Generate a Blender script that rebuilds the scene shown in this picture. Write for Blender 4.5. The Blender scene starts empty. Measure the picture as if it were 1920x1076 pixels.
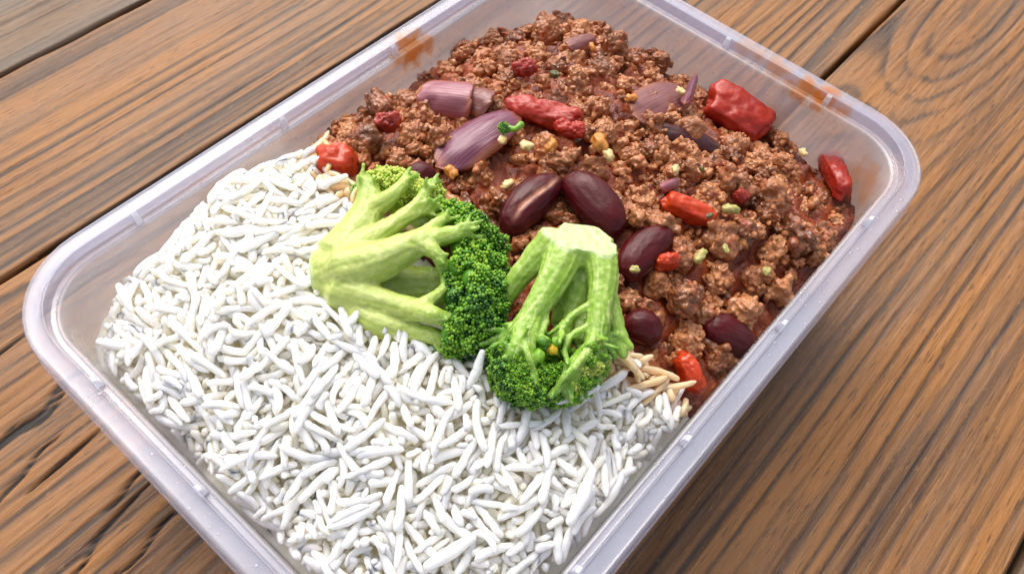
import bpy, bmesh, math, random
import numpy as np
from mathutils import Matrix, Vector
from mathutils.bvhtree import BVHTree

random.seed(7)
rng = np.random.default_rng(7)
U = 0.001                                   # everything is planned in millimetres
scene = bpy.context.scene
COL = scene.collection

# ------------------------------------------------------------------ camera, sky, sun, exposure
CAM = np.array([-92.452, -68.649, 191.284])
RR = np.array([[0.65962565, -0.74901908, 0.06216441],
               [-0.59725903, -0.57258953, -0.56162522],
               [0.45626269, 0.33333414, -0.82505315]])   # rows: right, down, forward
FPX = 1603.86
cam_d = bpy.data.cameras.new("camera")
cam_d.sensor_width = 36.0
cam_d.lens = FPX / 1920 * 36.0
cam_d.clip_start = 0.005
cam_d.clip_end = 50.0
cam_d.dof.use_dof = True
cam_d.dof.focus_distance = 0.195
cam_d.dof.aperture_fstop = 60.0
cam = bpy.data.objects.new("camera", cam_d)
COL.objects.link(cam)
r_, u_, b_ = RR[0], -RR[1], -RR[2]
cam.matrix_world = Matrix(((r_[0], u_[0], b_[0], CAM[0] * U), (r_[1], u_[1], b_[1], CAM[1] * U),
                           (r_[2], u_[2], b_[2], CAM[2] * U), (0, 0, 0, 1)))
scene.camera = cam

SUN_EL, SUN_AZ = math.radians(52), math.radians(62)     # azimuth measured from +x towards +y
world = bpy.data.worlds.new("World")
scene.world = world
world.use_nodes = True
wn = world.node_tree.nodes
wl = world.node_tree.links
wn.clear()
wo = wn.new("ShaderNodeOutputWorld")
wb = wn.new("ShaderNodeBackground")
sky = wn.new("ShaderNodeTexSky")
sky.sky_type = 'NISHITA'
sky.sun_disc = False
sky.sun_elevation = SUN_EL
sky.sun_rotation = math.radians(90) - SUN_AZ
sky.air_density = 0.8
sky.dust_density = 5.0
sky.ozone_density = 1.0
wb.inputs['Strength'].default_value = 0.15
hs = wn.new("ShaderNodeHueSaturation")            # an overcast sky: less blue than a clear one
hs.inputs['Saturation'].default_value = 0.5
wl.new(sky.outputs[0], hs.inputs['Color'])
wl.new(hs.outputs[0], wb.inputs['Color'])
wl.new(wb.outputs[0], wo.inputs['Surface'])
sd = bpy.data.lights.new("sun", 'SUN')
sd.energy = 1.1
sd.angle = math.radians(80)
sd.color = (1.0, 0.95, 0.88)
sun = bpy.data.objects.new("sun", sd)
COL.objects.link(sun)
sv = Vector((math.cos(SUN_EL) * math.cos(SUN_AZ), math.cos(SUN_EL) * math.sin(SUN_AZ), math.sin(SUN_EL)))
sun.rotation_euler = sv.to_track_quat('Z', 'Y').to_euler()
sun.location = sv * 2
scene.view_settings.view_transform = 'Standard'
scene.view_settings.look = 'None'
scene.view_settings.exposure = 0.55
scene.view_settings.gamma = 1.0
scene.cycles.max_bounces = 16
scene.cycles.diffuse_bounces = 12
scene.cycles.transparent_max_bounces = 24
scene.cycles.caustics_reflective = False
scene.cycles.caustics_refractive = False


def at(px, py, z):
    """the place (mm) at height z that the photograph shows at a pixel of its 1920 x 1076 frame"""
    d = RR.T @ np.array([(px - 960) / FPX, (py - 538) / FPX, 1.0])
    return CAM + (z - CAM[2]) / d[2] * d


def mm_px(p):
    return float(RR[2] @ (np.asarray(p) - CAM)) / FPX


# ------------------------------------------------------------------ helpers
def hash3(i, j, k, seed):
    n = (i * 374761393 + j * 668265263 + k * 2147483647 + seed * 1274126177) & 0xFFFFFFFF
    n = ((n ^ (n >> 13)) * 1274126177) & 0xFFFFFFFF
    n = ((n ^ (n >> 16)) * 2246822519) & 0xFFFFFFFF
    return ((n ^ (n >> 15)) & 0xFFFFFF) / float(0xFFFFFF)


def noise(p, seed=0):
    """value noise in -1..1 at an array of points (N,3)"""
    p = np.asarray(p, float)
    f = np.floor(p)
    t = p - f
    t = t * t * t * (t * (t * 6 - 15) + 10)
    i = f.astype(np.int64)
    out = 0
    for dx in (0, 1):
        wx = t[:, 0] if dx else 1 - t[:, 0]
        for dy in (0, 1):
            wy = t[:, 1] if dy else 1 - t[:, 1]
            for dz in (0, 1):
                wz = t[:, 2] if dz else 1 - t[:, 2]
                out = out + wx * wy * wz * hash3(i[:, 0] + dx, i[:, 1] + dy, i[:, 2] + dz, seed)
    return out * 2 - 1


def fbm(p, seed=0, octs=3):
    p = np.asarray(p, float)
    s, a = 0, 1.0
    for o in range(octs):
        s = s + a * noise(p * 2.03 ** o + 17.3 * o, seed + o)
        a *= 0.5
    return s


def n2(x, y, seed=0, octs=1):
    p = np.stack([np.ravel(x), np.ravel(y), np.zeros(np.size(x))], 1)
    return fbm(p, seed, octs).reshape(np.shape(x))


def mesh(name, v, f, mat=None, smooth=True, scale=U):
    """one mesh from vertex and face arrays (all faces with the same corner count, or a list)"""
    me = bpy.data.meshes.new(name)
    v = np.asarray(v, float) * scale
    if isinstance(f, np.ndarray):
        k = f.shape[1]
        me.vertices.add(len(v))
        me.vertices.foreach_set("co", v.ravel())
        me.loops.add(f.size)
        me.loops.foreach_set("vertex_index", f.ravel().astype(np.int32))
        me.polygons.add(len(f))
        me.polygons.foreach_set("loop_start", np.arange(0, f.size, k, dtype=np.int32))
        me.polygons.foreach_set("loop_total", np.full(len(f), k, dtype=np.int32))
        me.update(calc_edges=True)
        me.validate()
    else:
        me.from_pydata([tuple(q) for q in v], [], f)
    me.polygons.foreach_set("use_smooth", [smooth] * len(me.polygons))
    if mat:
        me.materials.append(mat)
    return me


def attr(me, name, vals):
    a = me.attributes.new(name, 'FLOAT', 'POINT')
    a.data.foreach_set("value", np.asarray(vals, np.float32))


def obj(name, me, parent=None, M=None):
    o = bpy.data.objects.new(name, me)
    COL.objects.link(o)
    if parent:
        o.parent = parent
    if M is not None:
        if parent:
            o.matrix_local = M
        else:
            o.matrix_world = M
    return o


def tag(o, label=None, cat=None, group=None, kind=None):
    for k, val in (("label", label), ("category", cat), ("group", group), ("kind", kind)):
        if val:
            o[k] = val
    return o


def empty(name, loc=(0, 0, 0)):
    o = bpy.data.objects.new(name, None)
    o.empty_display_size = 0.01
    COL.objects.link(o)
    o.location = Vector(loc) * U
    return o


def ico(sub):
    bm = bmesh.new()
    bmesh.ops.create_icosphere(bm, subdivisions=sub, radius=1.0)
    v = np.array([q.co[:] for q in bm.verts])
    f = np.array([[w.index for w in q.verts] for q in bm.faces])
    bm.free()
    return v, f


ICO = {s: ico(s) for s in (1, 2, 3, 4, 5)}


def join(parts):
    vs, fs, n = [], [], 0
    for v, f in parts:
        vs.append(v)
        fs.append(np.asarray(f) + n)
        n += len(v)
    return np.concatenate(vs), np.concatenate(fs)


def remesh(v, f, voxel):
    """union of closed shapes as one continuous skin (mm in, mm out)"""
    me = mesh("tmp", v, f, scale=1.0)
    o = bpy.data.objects.new("tmp", me)
    COL.objects.link(o)
    m = o.modifiers.new("r", 'REMESH')
    m.mode = 'VOXEL'
    m.voxel_size = voxel
    dg = bpy.context.evaluated_depsgraph_get()
    e = o.evaluated_get(dg)
    em = e.to_mesh()
    nv = np.empty(len(em.vertices) * 3)
    em.vertices.foreach_get("co", nv)
    nf = np.empty(len(em.polygons) * 4, np.int32)
    em.loops.foreach_get("vertex_index", nf)
    e.to_mesh_clear()
    bpy.data.objects.remove(o)
    bpy.data.meshes.remove(me)
    return nv.reshape(-1, 3), nf.reshape(-1, 4)


def relax(v, f, it=2, k=0.5):
    e = np.concatenate([np.stack([f[:, i], f[:, (i + 1) % f.shape[1]]], 1) for i in range(f.shape[1])])
    e = np.concatenate([e, e[:, ::-1]])
    c = np.bincount(e[:, 0], minlength=len(v))[:, None]
    for _ in range(it):
        s = np.stack([np.bincount(e[:, 0], weights=v[e[:, 1], a], minlength=len(v)) for a in range(3)], 1)
        v = v + k * (s / np.maximum(c, 1) - v)
    return v


def normals(v, f):
    a, b, c = v[f[:, 0]], v[f[:, 1]], v[f[:, 2]]
    n = np.cross(b - a, c - a)
    out = np.zeros_like(v)
    for i in range(f.shape[1]):
        for ax in range(3):
            out[:, ax] += np.bincount(f[:, i], weights=n[:, ax], minlength=len(v))
    return out / np.maximum(np.linalg.norm(out, axis=1, keepdims=True), 1e-9)


def spline(P, n):
    """Catmull-Rom through the rows of P"""
    P = np.asarray(P, float)
    Q = np.concatenate([[2 * P[0] - P[1]], P, [2 * P[-1] - P[-2]]])
    t = np.linspace(0, len(P) - 1 - 1e-6, n)
    i = t.astype(int)
    t = (t - i)[:, None]
    a, b, c, d = Q[i], Q[i + 1], Q[i + 2], Q[i + 3]
    return 0.5 * (2 * b + (c - a) * t + (2 * a - 5 * b + 4 * c - d) * t ** 2 + (3 * b - a - 3 * c + d) * t ** 3)


def tube(P, R, seg=10, n=None):
    """closed tapering tube with round ends along a smooth path"""
    n = n or max(6, 5 * len(P))
    S = spline(np.column_stack([P, R]), n)
    p, r = S[:, :3], np.maximum(S[:, 3], 0.05)
    t = np.gradient(p, axis=0)
    t /= np.linalg.norm(t, axis=1, keepdims=True)
    p = np.concatenate([[p[0] - t[0] * r[0] * 0.5], p, [p[-1] + t[-1] * r[-1] * 0.5]])
    r = np.concatenate([[r[0] * 0.55], r, [r[-1] * 0.55]])
    t = np.concatenate([[t[0]], t, [t[-1]]])
    ref = np.array([0.13, 0.31, 0.94])
    a = np.cross(t, ref)
    a /= np.linalg.norm(a, axis=1, keepdims=True)
    b = np.cross(t, a)
    th = np.linspace(0, 2 * math.pi, seg, endpoint=False)
    rings = p[:, None] + r[:, None, None] * (np.cos(th)[None, :, None] * a[:, None] + np.sin(th)[None, :, None] * b[:, None])
    m = len(p)
    v = np.concatenate([rings.reshape(-1, 3), [p[0]], [p[-1]]])
    f = []
    for i in range(m - 1):
        for j in range(seg):
            q = (i * seg + j, i * seg + (j + 1) % seg, (i + 1) * seg + (j + 1) % seg, (i + 1) * seg + j)
            f += [(q[0], q[1], q[2]), (q[0], q[2], q[3])]
    for j in range(seg):
        f.append((m * seg, (j + 1) % seg, j))
        f.append((m * seg + 1, (m - 1) * seg + j, (m - 1) * seg + (j + 1) % seg))
    return v, np.array(f)


def frame(x, up):
    x = np.asarray(x, float) / np.linalg.norm(x)
    z = np.asarray(up, float) - x * np.dot(up, x)
    z /= np.linalg.norm(z)
    y = np.cross(z, x)
    return np.stack([x, y, z], 1)


def mat4(R3, loc, s=(1, 1, 1)):
    A = np.asarray(R3) * np.asarray(s)[None, :]
    return Matrix(((A[0, 0], A[0, 1], A[0, 2], loc[0] * U), (A[1, 0], A[1, 1], A[1, 2], loc[1] * U),
                   (A[2, 0], A[2, 1], A[2, 2], loc[2] * U), (0, 0, 0, 1)))


def randrot():
    q = rng.normal(size=4)
    q /= np.linalg.norm(q)
    w, x, y, z = q
    return np.array([[1 - 2 * (y * y + z * z), 2 * (x * y - z * w), 2 * (x * z + y * w)],
                     [2 * (x * y + z * w), 1 - 2 * (x * x + z * z), 2 * (y * z - x * w)],
                     [2 * (x * z - y * w), 2 * (y * z + x * w), 1 - 2 * (x * x + y * y)]])


# ------------------------------------------------------------------ materials
def lin(r, g, b):
    f = lambda c: c / 12.92 if c <= 0.04045 else ((c + 0.055) / 1.055) ** 2.4
    return (f(r / 255), f(g / 255), f(b / 255), 1.0)


class NT:
    """short hand for a node tree"""
    def __init__(s, name):
        s.m = bpy.data.materials.new(name)
        s.m.use_nodes = True
        s.t = s.m.node_tree
        s.t.nodes.clear()
        s.out = s.t.nodes.new("ShaderNodeOutputMaterial")

    def n(s, typ, ins=None, **kw):
        q = s.t.nodes.new("ShaderNode" + typ)
        for k, val in kw.items():
            setattr(q, k, val)
        for k, val in (ins or {}).items():
            sock = q.inputs[k]
            if isinstance(val, bpy.types.NodeSocket):
                s.t.links.new(val, sock)
            else:
                sock.default_value = val
        return q

    def pos(s, scale=(1, 1, 1)):
        tc = s.n("TexCoord")
        return s.n("Mapping", {0: tc.outputs['Object'], 3: scale}).outputs[0]

    def noise(s, vec, scale, detail=3, rough=0.55, dist=0.0):
        return s.n("TexNoise", {'Vector': vec, 'Scale': scale, 'Detail': detail, 'Roughness': rough, 'Distortion': dist}).outputs[0]

    def ramp(s, fac, stops):
        q = s.n("ValToRGB", {0: fac})
        e = q.color_ramp.elements
        while len(e) < len(stops):
            e.new(0.5)
        for el, (p, c) in zip(e, stops):
            el.position = p
            el.color = c if len(c) == 4 else (*c, 1)
        return q.outputs[0]

    def mix(s, fac, a, b, mode='MIX'):
        return s.n("MixRGB", {0: fac, 1: a, 2: b}, blend_type=mode).outputs[0]

    def math(s, op, a, b=0.0, clamp=False):
        return s.n("Math", {0: a, 1: b}, operation=op, use_clamp=clamp).outputs[0]

    def rng(s, v, a, b, c=0.0, d=1.0):
        return s.n("MapRange", {0: v, 1: a, 2: b, 3: c, 4: d}).outputs[0]

    def at(s, name):
        return s.n("Attribute", attribute_name=name).outputs['Fac']

    def bump(s, h, strength, dist):
        return s.n("Bump", {'Height': h, 'Strength': strength, 'Distance': dist}).outputs[0]

    def pbr(s, color, rough=0.5, **kw):
        ins = {'Base Color': color, 'Roughness': rough}
        ins.update({k.replace('_', ' '): val for k, val in kw.items()})
        return s.n("BsdfPrincipled", ins)

    def done(s, sh):
        s.t.links.new(sh.outputs[0] if hasattr(sh, 'outputs') else sh, s.out.inputs[0])
        return s.m


def wood_mat(name, light, mid, dark, grey, greyness):
    t = NT(name)
    P = t.pos()
    g = t.at("grain")
    fib = t.noise(t.pos((38, 1300, 400)), 1.0, 4, 0.65)
    fib2 = t.noise(t.pos((130, 3000, 900)), 1.0, 3, 0.6)
    spot = t.noise(t.pos((420, 1300, 900)), 1.0, 2, 0.5)
    big = t.noise(t.pos((7, 26, 10)), 1.0, 3, 0.5)
    gg = t.math('ADD', g, t.math('MULTIPLY', t.math('SUBTRACT', fib, 0.5), 0.55))
    col = t.ramp(gg, [(0.0, dark), (0.30, mid), (0.58, light), (1.0, (light[0] * 1.12, light[1] * 1.1, light[2] * 1.05, 1))])
    hue = t.ramp(big, [(0.25, lin(174, 150, 116)), (0.5, lin(180, 154, 98)), (0.75, lin(188, 156, 76))])
    col = t.mix(0.55, col, t.mix(1.0, col, t.n("MixRGB", {0: 1.0, 1: hue, 2: (2.2, 2.2, 2.2, 1)}, blend_type='MULTIPLY').outputs[0], 'MULTIPLY'))
    patch = t.rng(t.noise(t.pos((14, 40, 20)), 1.0, 4, 0.6), 0.46, 0.68, 0, 0.7)
    col = t.mix(patch, col, t.mix(0.35, lin(76, 56, 42), col))
    hair = t.noise(t.pos((14, 2600, 600)), 1.0, 2, 0.5)
    col = t.mix(t.rng(hair, 0.58, 0.68, 0, 0.35), col, lin(64, 42, 32))
    col = t.mix(t.rng(hair, 0.40, 0.32, 0, 0.3), col, lin(164, 124, 78))
    pore = t.noise(t.pos((170, 1500, 900)), 1.0, 2, 0.5)
    col = t.mix(t.rng(pore, 0.60, 0.70, 0, 0.6), col, lin(50, 34, 28))
    gm = t.math('MULTIPLY', t.rng(t.noise(t.pos((9, 60, 20)), 1.0, 4, 0.6), 0.42, 0.68), greyness, True)
    col = t.mix(gm, col, grey)
    col = t.mix(t.rng(fib2, 0.55, 0.8, 0.0, 0.45), col, (dark[0] * 1.2, dark[1] * 1.2, dark[2] * 1.2, 1))
    col = t.mix(t.rng(spot, 0.62, 0.75, 0.0, 0.35), col, (light[0] * 1.3, light[1] * 1.25, light[2] * 1.15, 1))
    col = t.mix(t.rng(t.at("crack"), 0.1, 0.8), col, lin(28, 20, 17))
    h = t.math('ADD', t.math('MULTIPLY', fib, 0.7), t.math('MULTIPLY', fib2, 0.5))
    nb = t.bump(h, 0.5, 0.0004)
    return t.done(t.pbr(col, t.rng(fib, 0.2, 0.8, 0.42, 0.62), Normal=nb, Specular_IOR_Level=0.38))


W_LIGHT, W_MID, W_DARK, W_GREY = lin(154, 112, 66), lin(108, 78, 48), lin(46, 32, 28), lin(122, 106, 92)
M_wood = wood_mat("weathered_wood", W_LIGHT, W_MID, W_DARK, W_GREY, 0.30)
M_wood_grey = wood_mat("grey_weathered_wood", lin(124, 102, 80), lin(98, 80, 64), lin(54, 44, 38), lin(112, 104, 94), 0.7)


def plastic_mat(name, opacity, base, stains, rough):
    t = NT(name)
    tc = t.n("TexCoord").outputs['Object']
    cloud = t.noise(t.pos((60, 60, 60)), 1.0, 3)
    col = base
    st = None
    wob = t.noise(t.pos((300, 300, 220)), 1.0, 4, 0.65)
    for (p, r, k) in stains:
        d = t.n("VectorMath", {0: tc, 1: tuple(np.array(p) * U)}, operation='DISTANCE').outputs['Value']
        m = t.rng(t.math('ADD', t.math('DIVIDE', d, r * U), t.math('MULTIPLY', t.math('SUBTRACT', wob, 0.5), 1.9)), 0.95, 0.45, 0.0, k)
        st = m if st is None else t.math('MAXIMUM', st, m)
    op = t.rng(cloud, 0.3, 0.7, opacity * 0.88, opacity * 1.12)
    tint = (0.97, 0.965, 0.98, 1)
    if st is not None:
        col = t.mix(st, base, lin(232, 146, 36))
        op = t.math('ADD', op, t.math('MULTIPLY', st, 0.32), True)
        tint = t.mix(t.math('MULTIPLY', st, 0.8), tint, (0.96, 0.70, 0.26, 1))
    nb = t.bump(t.noise(t.pos((900, 900, 900)), 1.0, 2), 0.08, 0.0003)
    p = t.pbr(col, rough, Normal=nb, Specular_IOR_Level=0.6)
    tl = t.n("BsdfTranslucent", {'Color': col})
    body = t.n("MixShader", {0: 0.45, 1: p.outputs[0], 2: tl.outputs[0]})
    tr = t.n("BsdfTransparent", {'Color': tint})
    see = t.n("MixShader", {0: op, 1: tr.outputs[0], 2: body.outputs[0]})
    gl = t.n("BsdfGlossy", {'Color': (1, 1, 1, 1), 'Roughness': rough * 0.7, 'Normal': nb})
    fr = t.n("LayerWeight", {'Blend': 0.5, 'Normal': nb}).outputs['Facing']
    fr = t.math('ADD', t.math('MULTIPLY', t.math('POWER', fr, 4.0), 0.6), 0.035)
    return t.done(t.n("MixShader", {0: fr, 1: see.outputs[0], 2: gl.outputs[0]}))


def ztop(z):
    return 6.2 + (47.1 - z) * 5.4 / 44.1


STAINS = [(at(770, 92, 46.5), 5.5, 0.9), (at(800, 80, 46), 3.5, 0.7), (at(745, 106, 47.4), 3.0, 0.6),
          (at(1455, 128, 49.5), 5.0, 0.55), (at(1400, 85, 50), 4.0, 0.35), (at(1425, 100, 50), 3.0, 0.45), (at(1505, 165, 48.5), 4.5, 0.85),
          (at(1545, 185, 47.3), 4.5, 0.95), (at(1580, 210, 46.5), 3.5, 0.7), (at(1480, 160, 47), 3.0, 0.6),
          (at(1605, 340, 38), 7.0, 0.5), (at(1640, 320, 42), 3.5, 0.4), (at(1575, 430, 40), 5.5, 0.55), (at(1290, 150, 38), 5, 0.4), (at(1450, 225, 38), 5, 0.35)]
M_tub = plastic_mat("frosted_plastic", 0.37, (0.84, 0.85, 0.90, 1), STAINS, 0.24)
M_rim = plastic_mat("milky_rim_plastic", 0.33, (0.72, 0.76, 0.93, 1), STAINS, 0.18)

M_lug = plastic_mat("bright_lug_plastic", 0.62, (0.92, 0.92, 0.97, 1), [], 0.15)


def rice_mat(name, a, b):
    t = NT(name)
    oi = t.n("ObjectInfo").outputs['Random']
    nz = t.noise(t.pos((260, 260, 260)), 1.0, 2)
    col = t.mix(t.math('ADD', t.math('MULTIPLY', oi, 0.5), t.math('MULTIPLY', nz, 0.5)), a, b)
    nb = t.bump(t.noise(t.pos((700, 1500, 1500)), 1.0, 2), 0.25, 0.0002)
    p = t.pbr(col, 0.32, Normal=nb, Subsurface_Weight=1.0, Subsurface_Radius=(1.0, 0.95, 0.82), Subsurface_Scale=0.0026, Specular_IOR_Level=0.5)
    return t.done(p)


M_rice = rice_mat("cooked_rice_white", (0.975, 0.965, 0.93, 1), (0.97, 0.94, 0.84, 1))
M_rice_gap_shade = rice_mat("cooked_rice_cream_gap_shade", (0.96, 0.92, 0.79, 1), (0.94, 0.86, 0.64, 1))  # cream colour paints in the warm shade of the gaps between grains
M_rice_st = rice_mat("cooked_rice_sauce_stained", lin(240, 212, 172), lin(226, 164, 108))


def mince_mat():
    t = NT("cooked_mince")
    oi = t.n("ObjectInfo").outputs['Random']
    P = t.pos()
    n1 = t.noise(t.pos((160, 160, 160)), 1.0, 4, 0.6)
    n3 = t.noise(t.pos((420, 420, 420)), 1.0, 3, 0.6)
    f = t.math('ADD', t.math('MULTIPLY', n1, 0.75), t.math('MULTIPLY', t.math('SUBTRACT', oi, 0.5), 0.38))
    col = t.ramp(f, [(0.15, lin(112, 64, 36)), (0.36, lin(166, 104, 62)), (0.55, lin(198, 134, 86)), (0.8, lin(216, 160, 106))])
    col = t.mix(t.rng(n3, 0.55, 0.70, 0.0, 0.6), col, lin(192, 90, 34))
    col = t.mix(t.rng(t.noise(t.pos((230, 230, 230)), 1.0, 2), 0.6, 0.7, 0.0, 0.5), col, lin(140, 44, 26))
    vo = t.n("TexVoronoi", {'Vector': t.n("TexCoord").outputs['Object'], 'Scale': 900.0}).outputs[0]
    h = t.math('ADD', vo, t.math('MULTIPLY', n3, 1.2))
    nb = t.bump(h, 0.9, 0.0004)
    return t.done(t.pbr(col, t.rng(n3, 0.35, 0.7, 0.2, 0.42), Normal=nb, Specular_IOR_Level=0.6, Subsurface_Weight=0.12,
                        Subsurface_Radius=(1.0, 0.45, 0.3), Subsurface_Scale=0.001))


M_mince = mince_mat()


def sauce_mat():
    t = NT("chilli_sauce")
    n1 = t.noise(t.pos((180, 180, 180)), 1.0, 4, 0.6)
    col = t.ramp(n1, [(0.3, lin(88, 34, 18)), (0.5, lin(142, 62, 28)), (0.7, lin(184, 92, 38))])
    nb = t.bump(t.noise(t.pos((900, 900, 900)), 1.0, 4, 0.65), 0.9, 0.0006)
    return t.done(t.pbr(col, 0.26, Normal=nb, Specular_IOR_Level=0.55))


M_sauce = sauce_mat()


def tomato_mat(name, a, b):
    t = NT(name)
    n1 = t.noise(t.pos((130, 130, 130)), 1.0, 4, 0.6)
    n2_ = t.noise(t.pos((500, 500, 500)), 1.0, 3, 0.6)
    col = t.mix(t.rng(n1, 0.3, 0.7), a, b)
    col = t.mix(t.rng(n2_, 0.62, 0.78, 0, 0.4), col, lin(226, 112, 58))
    nb = t.bump(n2_, 0.5, 0.0004)
    return t.done(t.pbr(col, 0.27, Normal=nb, Subsurface_Weight=0.4, Subsurface_Radius=(1.0, 0.35, 0.18), Subsurface_Scale=0.003, Specular_IOR_Level=0.45, Coat_Weight=0.08, Coat_Roughness=0.15))


M_tom = tomato_mat("tomato_red", lin(182, 50, 28), lin(146, 30, 18))
M_tom_or = tomato_mat("tomato_orange", lin(208, 72, 22), lin(172, 42, 16))
M_tom_dk = tomato_mat("tomato_dull", lin(168, 60, 46), lin(140, 40, 30))


def onion_mat(name, a, b, edge):
    t = NT(name)
    tc = t.n("TexCoord").outputs['Generated']
    sp = t.n("SeparateXYZ", {0: tc})
    x, y = sp.outputs[0], sp.outputs[1]
    wob = t.noise(t.pos((60, 60, 60)), 1.0, 3)
    s = t.noise(t.n("Mapping", {0: tc, 3: (1.4, 30.0, 1.0)}).outputs[0], 1.0, 3, 0.6)
    col = t.mix(t.rng(s, 0.3, 0.7, 0.0, 1.0), a, b)
    e = t.math('MAXIMUM', t.math('ABSOLUTE', t.math('SUBTRACT', y, 0.5)), t.math('ABSOLUTE', t.math('SUBTRACT', x, 0.5)))
    e = t.math('ADD', e, t.math('MULTIPLY', t.math('SUBTRACT', wob, 0.5), 0.25))
    col = t.mix(t.rng(e, 0.36, 0.5, 0, 0.85), col, edge)
    nb = t.bump(s, 0.45, 0.0005)
    return t.done(t.pbr(col, 0.25, Normal=nb, Subsurface_Weight=0.3, Subsurface_Radius=(1.0, 0.6, 0.6), Subsurface_Scale=0.001, Coat_Weight=0.2))


M_on_pu = onion_mat("purple_onion", lin(138, 78, 98), lin(104, 50, 74), lin(180, 112, 76))
M_on_pk = onion_mat("pink_onion", lin(176, 112, 116), lin(140, 80, 100), lin(186, 104, 66))
M_on_tr = onion_mat("stewed_onion", lin(150, 96, 90), lin(128, 74, 72), lin(176, 110, 74))
M_on_dk = onion_mat("dark_onion", lin(84, 34, 34), lin(66, 24, 28), lin(110, 92, 34))


def plain_mat(name, a, b, rough=0.35, scale=250, sss=0.25):
    t = NT(name)
    n1 = t.noise(t.pos((scale,) * 3), 1.0, 3)
    nb = t.bump(t.noise(t.pos((900, 900, 900)), 1.0, 2), 0.3, 0.0002)
    return t.done(t.pbr(t.mix(t.rng(n1, 0.3, 0.7), a, b), rough, Normal=nb, Subsurface_Weight=sss, Subsurface_Radius=(1, 0.8, 0.5), Subsurface_Scale=0.001))


M_garlic = plain_mat("garlic_cream", lin(232, 208, 150), lin(206, 166, 100))
M_garlic_or = plain_mat("garlic_stained", lin(218, 150, 66), lin(190, 112, 48))
M_celery = plain_mat("pale_green_bit", lin(186, 178, 104), lin(160, 142, 78))
M_pepper = plain_mat("dull_green_bit", lin(96, 92, 40), lin(72, 70, 34))


def bean_mat():
    t = NT("kidney_bean_skin")
    n1 = t.noise(t.pos((120, 120, 120)), 1.0, 4)
    col = t.mix(t.rng(n1, 0.3, 0.7), lin(90, 17, 22), lin(58, 9, 14))
    col = t.mix(t.math('MULTIPLY', t.at("hilum"), t.rng(t.noise(t.pos((350, 350, 350)), 1, 3), 0.25, 0.55)), col, lin(210, 150, 122))
    nb = t.bump(t.noise(t.pos((450, 700, 700)), 1.0, 4, 0.6), 0.5, 0.0004)
    return t.done(t.pbr(col, 0.36, Normal=nb, Specular_IOR_Level=0.28, Coat_Weight=0.08, Coat_Roughness=0.12))


M_bean = bean_mat()


def stem_mat(name, base, tip, deep):
    t = NT(name)
    a = t.at("along")
    streak = t.noise(t.pos((240, 240, 240)), 1.0, 4, 0.6)
    f = t.math('ADD', a, t.math('MULTIPLY', t.math('SUBTRACT', streak, 0.5), 0.5))
    col = t.ramp(f, [(0.0, base), (0.45, t_mix(base, tip, 0.45)), (0.8, tip), (1.0, deep)])
    fb = t.at("fibre")
    col = t.mix(t.rng(fb, 0.1, 0.7, 0, 0.5), col, lin(222, 230, 160))
    col = t.mix(t.rng(fb, -0.1, -0.7, 0, 0.45), col, tip)
    fs = t.noise(t.pos((900, 900, 900)), 1.0, 3, 0.65)
    col = t.mix(t.rng(fs, 0.5, 0.75, 0, 0.4), col, lin(222, 230, 160))
    col = t.mix(t.rng(fs, 0.48, 0.28, 0, 0.3), col, tip)
    col = t.mix(t.rng(t.at("cut"), 0.4, 0.8), col, lin(198, 218, 152))
    nb = t.bump(t.noise(t.pos((800, 800, 800)), 1.0, 4, 0.65), 0.5, 0.0004)
    return t.done(t.pbr(col, t.rng(streak, 0.3, 0.7, 0.26, 0.46), Normal=nb, Subsurface_Weight=0.3, Subsurface_Radius=(0.8, 1.0, 0.25), Subsurface_Scale=0.002, Specular_IOR_Level=0.5))


def t_mix(a, b, k):
    return tuple(a[i] * (1 - k) + b[i] * k for i in range(3)) + (1,)


M_stem1 = stem_mat("broccoli_stem_pale", lin(198, 208, 120), lin(168, 192, 80), lin(116, 162, 38))
M_stem2 = stem_mat("broccoli_stem_green", lin(172, 200, 88), lin(132, 178, 48), lin(92, 148, 28))


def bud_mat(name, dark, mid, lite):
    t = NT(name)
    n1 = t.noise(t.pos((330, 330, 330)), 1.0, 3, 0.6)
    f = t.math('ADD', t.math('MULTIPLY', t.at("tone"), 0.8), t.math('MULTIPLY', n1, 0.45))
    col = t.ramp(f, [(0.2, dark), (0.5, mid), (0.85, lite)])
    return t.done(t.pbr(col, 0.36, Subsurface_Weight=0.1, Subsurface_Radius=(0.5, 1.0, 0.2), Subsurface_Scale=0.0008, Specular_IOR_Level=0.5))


M_bud_dk = bud_mat("broccoli_buds_dark", lin(20, 60, 16), lin(46, 102, 22), lin(120, 170, 42))
M_bud_md = bud_mat("broccoli_buds_mid", lin(42, 98, 16), lin(86, 146, 26), lin(150, 190, 52))
M_bud_lt = bud_mat("broccoli_buds_light", lin(150, 184, 44), lin(186, 208, 76), lin(218, 226, 120))
M_yellow = plain_mat("yellow_petal", lin(206, 180, 30), lin(186, 150, 24))


def water_mat():
    t = NT("water")
    fr = t.n("LayerWeight", {'Blend': 0.5}).outputs['Facing']
    fr = t.math('ADD', t.math('MULTIPLY', t.math('POWER', fr, 2.0), 0.7), 0.08)
    tr = t.n("BsdfTransparent", {'Color': (0.97, 0.97, 0.98, 1)})
    gl = t.n("BsdfGlossy", {'Roughness': 0.04})
    return t.done(t.n("MixShader", {0: fr, 1: tr.outputs[0], 2: gl.outputs[0]}))


M_water = water_mat()

# ------------------------------------------------------------------ the table: planks with weathered grain
table = empty("wooden_table")
tag(table, "weathered brown plank table under the plastic food container", "table")


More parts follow.
